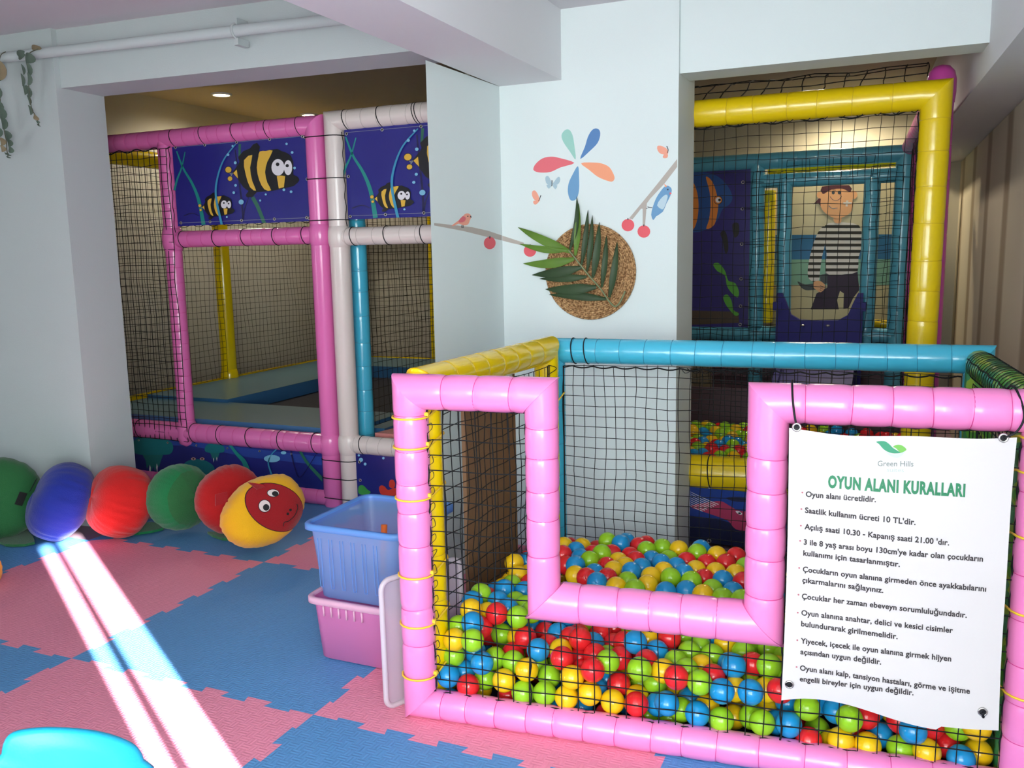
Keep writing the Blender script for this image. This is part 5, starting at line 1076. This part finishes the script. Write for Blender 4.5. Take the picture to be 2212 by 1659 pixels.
def flap(t, pts, m, z=.012):
    mb = MB(); P = [atZ(x, y, z) for x, y in smooth2(pts, 2)]; mb.prism([p-ZV*.008 for p in P], ZV*.012); return mb.build('foot_flap', m, t)
g1 = cushion('large green fabric cushion with a black tape patch, cut by the left edge', (-6, 1078), 2.80, .205, .10, (.80, -.60, .10), GRD, seed=1)
patch(*g1, -.50, .0, .085, .155, VEL, .45)
flap(g1[0], [(0, 1148), (40, 1130), (62, 1150), (75, 1172), (30, 1178), (0, 1172)], GRD)
b1 = cushion('blue fabric cushion leaning right against the wall, lit by the sun streak at its foot', (131, 1084), 2.90, .193, .125, (-.50, -.66, .46), BLC, seed=2)
patch(*b1, .42, .10, .07, .17, VEL, .2)
r1 = cushion('bright red fabric cushion between the blue and the green one', (259, 1083), 3.03, .176, .135, (-.36, -.72, .30), REDC, seed=3)
flap(r1[0], [(255, 1150), (300, 1130), (350, 1132), (352, 1142), (300, 1152)], GRN)
g2 = cushion('green fabric cushion standing between the two red ones', (390, 1073), 3.17, .162, .115, (1.05, -.12, .06), GRN, seed=4, mface=GRD)
r2 = cushion('dark red fabric cushion half hidden behind the yellow face cushion', (497, 1078), 3.23, .165, .105, (.74, -.50, .16), cloth('deep_red_cloth', 'B21F20'), seed=5)
flap(r2[0], [(448, 1150), (500, 1152), (512, 1162), (480, 1164)], GRD)
hd = cushion('yellow fabric cushion with a smiling red animal face, head of the caterpillar', (569, 1103), 3.10, .152, .105, (.86, -.50, .22), YLC, seed=6, sx=1.32, roll=.42)
t, c, ax, u, v, Rr, hh = hd
def loc2(x, y): p = atP(x, y, c+ax*hh, ax); d = p-c; return d.dot(v)/(Rr*1.32), d.dot(u)/Rr
def cap(k): return hh*(max(0, 1-min(.985, k)**3.2))**.42
def onhead(a_, b_, off): return c+v*a_*Rr*1.32+u*b_*Rr+ax*(cap(math.hypot(a_, b_))*1.0+off)
def headpatch(name, pts, m, off):
    L2 = [loc2(x, y) for x, y in pts]; cx = sum(p[0] for p in L2)/len(L2); cy = sum(p[1] for p in L2)/len(L2); n = len(L2); M = 7
    vs = [onhead(cx, cy, off)]; fs = []
    for k in range(1, M+1):
        for (x, y) in L2: vs.append(onhead(cx+(x-cx)*k/M, cy+(y-cy)*k/M, off))
    for i in range(n):
        fs.append((0, 1+i, 1+(i+1) % n))
        for k in range(M-1): o = 1+k*n; fs.append((o+i, o+n+i, o+n+(i+1) % n, o+(i+1) % n))
    mb = MB(); mb.add(vs, fs, 0, True); return mb.build(name, m, t)
headpatch('face', ell2(596, 1096, 68, 50, n=40, rot=.42), mat('face_outline', '3A1216', .8), .0085)
headpatch('face', ell2(596, 1096, 66.5, 48.5, n=40, rot=.42), DRED, .0105)
EW = mat('eye_white', 'E4D3CE', .7); EB = mat('eye_black', '151215', .6)
for x, y, rx, ry in ((569.6, 1093, 13.4, 14), (588.6, 1065, 13.2, 8.8)): headpatch('eye', ell2(x, y, rx, ry, n=24), EB, .0128)
for x, y, rx, ry in ((569.6, 1093, 12, 12.6), (588.6, 1065, 12, 7.6)): headpatch('eye', ell2(x, y, rx, ry, n=24), EW, .0140)
for x, y, rx, ry in ((572.5, 1096, 6.8, 7), (592.5, 1066.5, 7, 5.5)): headpatch('pupil', ell2(x, y, rx, ry, n=20), EB, .0152)
for x, y in ((620, 1110), (626, 1101.5)): headpatch('nostril', ell2(x, y, 3, n=14), EB, .0135)
mb = MB(); mb.tube(arc_pts([onhead(*loc2(x, y), .0135) for x, y in ((611, 1137), (613, 1128), (622, 1126), (636, 1114), (643, 1098), (641, 1089))], 5), .0016, 6); mb.build('mouth', EB, t)
mb = MB(); mb.prism([onhead(*loc2(x, y), .014) for x, y in ((544, 1041), (568, 1046), (573, 1052), (556, 1058))], ax*.006); mb.build('ear', DRED, t)
mb = MB(); P = [onhead(*loc2(x, y), .012) for x, y in ((474, 1068), (500, 1062), (501, 1084), (474, 1094))]; mb.prism(P, ax*.006); mb.build('ear', DRED, t)
yc = cushion('yellow fabric cushion of which only a sliver shows at the left edge', (-46, 1236), 2.33, .088, .07, (.7, -.6, .3), YLC, seed=8, group=None)
# ------------------------------------------------------------------ storage boxes
def plastic(name, col, alpha, rough=.3):
    m = mat(name, col, rough, .5); nt = m.node_tree; b = nt.nodes['Principled BSDF']; out = nt.nodes['Material Output']
    tl = nt.nodes.new('ShaderNodeBsdfTranslucent'); tl.inputs[0].default_value = (*lin(col), 1); tp = nt.nodes.new('ShaderNodeBsdfTransparent'); tp.inputs[0].default_value = (*[min(1, .35+.65*x) for x in lin(col)], 1)
    m1 = nt.nodes.new('ShaderNodeMixShader'); m1.inputs[0].default_value = .35; m2 = nt.nodes.new('ShaderNodeMixShader'); m2.inputs[0].default_value = 1-alpha
    nt.links.new(b.outputs[0], m1.inputs[1]); nt.links.new(tl.outputs[0], m1.inputs[2]); nt.links.new(m1.outputs[0], m2.inputs[1]); nt.links.new(tp.outputs[0], m2.inputs[2]); nt.links.new(m2.outputs[0], out.inputs['Surface'])
    return m
def rrect(x0, x1, y0, y1, z, r, n=6):
    o = []
    for cx, cy, q0 in ((x1-r, y1-r, 0), (x0+r, y1-r, PI/2), (x0+r, y0+r, PI), (x1-r, y0+r, 1.5*PI)):
        for i in range(n+1): q = q0+PI/2*i/n; o.append(Vector((cx+r*math.cos(q), cy+r*math.sin(q), z)))
    return o
def bin_(label, x0, x1, y0, y1, z0, z1, tap, mbody, mrim):
    t = thing('storage_box', label, 'storage box', ((x0+x1)/2, (y0+y1)/2, z0))
    def loops(mb, spec, cap0=True):
        rs = []
        for ins, z, r in spec: rs.append(rrect(x0+ins, x1-ins, y0+ins, y1-ins, z, r))
        n = len(rs[0]); vs = [p for r in rs for p in r]
        fs = [(k*n+i, k*n+(i+1) % n, (k+1)*n+(i+1) % n, (k+1)*n+i) for k in range(len(rs)-1) for i in range(n)]
        mb.add(vs, fs, 0, True)
        if cap0: mb.add(rs[0], [list(range(n))[::-1]])
    mb = MB(); loops(mb, [(tap+.012, z0+.004, .03), (tap+.004, z0+.010, .034), (.018, z1-.02, .036), (.016, z1-.004, .036)]); mb.build('tub', mbody, t)
    mb = MB(); loops(mb, [(.012, z1-.024, .04), (.0, z1-.020, .045), (.0, z1-.004, .045), (.004, z1, .044), (.014, z1, .038), (.0165, z1-.004, .036), (.017, z1-.018, .036)], False); mb.build('rim', mrim, t)
    return t
PKT = plastic('pink_translucent_plastic', 'E88BC4', .90); PKR = plastic('pale_pink_rim', 'F3C9E0', .94); BLT = plastic('blue_translucent_plastic', '9CC2F8', .55); BLR = plastic('blue_rim', '78AEEE', .88); CLR = plastic('clear_plastic', 'E8DDE8', .55)
bx1 = bin_('lower pink translucent storage box on the mats beside the ball pit', -1.772, -1.378, 2.258, 2.655, .0, .228, .028, PKT, PKR)
bx2 = bin_('upper blue translucent storage box stacked on the pink one', -1.772, -1.385, 2.262, 2.66, .212, .480, .034, BLT, BLR)
mb = MB()
for k in range(6):
    x = -1.715+k*.043; yb = 2.262+.034
    mb.tube(arc_pts([(x, 2.262+.020, .43), (x, yb-.012, .275), (x+.006, yb-.006, .262), (x+.012, yb-.012, .275), (x+.012, 2.262+.020, .43)], 4), .0011, 5)
mb.build('ribs', BLR, bx2)
mb = MB()
for k in range(6): x = -1.70+k*.03; mb.tube([(x, 2.272, .20), (x, 2.274, .165)], .0035, 5)
mb.build('ribs', PKR, bx1)
mb = MB(); p = Vector((-1.575, 2.45, .26)); mb.tube([p, p+Vector((.0, .02, .175))], .011, 14); 
tag(mb.build('marker_pen', mat('orange_plastic', 'F0702A', .4), loc=p), 'orange marker standing inside the blue storage box', 'pen')
ld = thing('box_lid', 'clear plastic box lid leaning upright between the pink storage box and the ball pit post', 'lid', (-1.32, 2.12, 0))
mb = MB(); o0 = Vector((-1.352, 2.082, 0)); dx_ = Vector((.42, .908, 0)); tilt = Vector((-.015, .02, 0)); Wd, Hd = .30, .392; nn = Vector((dx_.y, -dx_.x, 0))
def lp(a_, z, o=0): return o0+dx_*a_+tilt*(z/Hd)+ZV*(z+.004)+nn*o
P = [(p.x, p.y) for p in rrect(0, Wd, 0, Hd, 0, .03)]
mb.prism([lp(a_, z) for a_, z in P], nn*.004); mb.build('panel', CLR, ld)
mb = MB(); Q = [(p.x, p.y) for p in rrect(.002, Wd-.002, .002, Hd-.002, 0, .03)]; mb.tube([lp(a_, z, .006) for a_, z in Q], .0085, 8, closed=True); mb.build('rim', plastic('clear_rim', 'EFE6EE', .8), ld)
# flattened carton behind the ball pit
CARD = mat('cardboard', '86664B', .85, .2)
cb = thing('cardboard_box', 'flat brown cardboard box standing against the left side net of the ball pit', 'box', (-1.35, 2.83, 0))
mb = MB(); mb.prism([(-1.334, 2.60, 0), (-1.320, 2.60, 0), (-1.300, 2.985, 0), (-1.314, 2.985, 0)], (0, 0, .955)); mb.build('carton', CARD, cb)
mb = MB(); mb.prism([(-1.317, 2.60, .86), (-1.3015, 2.965, .86), (-1.3015, 2.965, .95), (-1.317, 2.60, .95)], (.001, 0, 0)); mb.build('print', mat('carton_print_white', 'DDD8D6', .6), cb)
mb = MB(); mb.prism([(-1.3135, 2.66, .875), (-1.3035, 2.90, .875), (-1.3075, 2.80, .94)], (.0015, 0, 0)); mb.build('print', mat('carton_print_red', 'C8324A', .6), cb)
# ------------------------------------------------------------------ turquoise chair at the lower left
TQ = mat('turquoise_plastic', '1CA9CE', .38, .5, bump=.04, bscale=250)
ch = thing('childrens_chair', 'turquoise plastic childrens chair, only its rounded backrest top in view at the lower left', 'chair', (-1.2, .88, 0))
cc = atZ(160, 1600, .54); nb = Vector((-cc.x, -cc.y, 0)).normalized(); nb = (nb+ZV*.10).normalized()
rt_ = Vector((-nb.y, nb.x, 0)).normalized(); upb = nb.cross(rt_) if nb.cross(rt_).z > 0 else rt_.cross(nb)
def cp(x, y):
    p = atP(x, y, cc, nb); d = p-cc; return d.dot(rt_), d.dot(upb)
top = [cp(x, y) for x, y in ((316, 1676), (313, 1650), (306, 1632), (288, 1614), (245, 1595), (190, 1582), (120, 1577), (65, 1581), (25, 1592), (8, 1612), (2, 1640), (0, 1676))]
a0, a1 = top[-1][0], top[0][0]; zbm = -.20
pl = smooth2(top, 3)[:-3]+[(a0-.002, zbm), (a1-.004, zbm)]
mb = MB(); NL = len(pl)
def cpt(a_, b_, o): return cc+rt_*a_+upb*b_+nb*(o-.9*(a_-(a0+a1)/2)**2)
front = [cpt(a_, b_, 0) for a_, b_ in pl]; cen_ = ((a0+a1)/2, -.07)
def inset(k, o): return [cpt(cen_[0]+(a_-cen_[0])*k, cen_[1]+(b_-cen_[1])*k, o) for a_, b_ in pl]
rings = [inset(.1, .0), inset(.6, 0), inset(.93, 0), inset(.985, -.004), inset(1.0, -.011), inset(.985, -.019), inset(.93, -.023), inset(.5, -.023), inset(.1, -.023)]
vs = [p for r in rings for p in r]; mb.add(vs, [(k*NL+i, k*NL+(i+1) % NL, (k+1)*NL+(i+1) % NL, (k+1)*NL+i) for k in range(len(rings)-1) for i in range(NL)], 0, True)
mb.add(rings[0], [list(range(NL))]); mb.add(rings[-1], [list(range(NL))[::-1]]); mb.build('backrest', TQ, ch)
sb = Vector((cc.x, cc.y, .29)); fwd = Vector((nb.x, nb.y, 0)).normalized(); wdt = (a1-a0)/2
mb = MB(); mb.prism([sb+rt_*x+fwd*y for x, y in ((-wdt, -.01), (wdt, -.01), (wdt*.95, .26), (wdt*.7, .29), (-wdt*.7, .29), (-wdt*.95, .26))], ZV*.022); mb.build('seat', TQ, ch)
for sx_ in (-1, 1):
    for yy, zt_ in ((.0, .36), (.25, .30)):
        p = sb+rt_*sx_*wdt*.88+fwd*yy; p.z = zt_; q = p+rt_*sx_*.015+fwd*(.02 if yy > .1 else -.02); q.z = 0.0
        mb = MB(); mb.tube([p, q], [.017, .013], 12); mb.build('leg', TQ, ch)
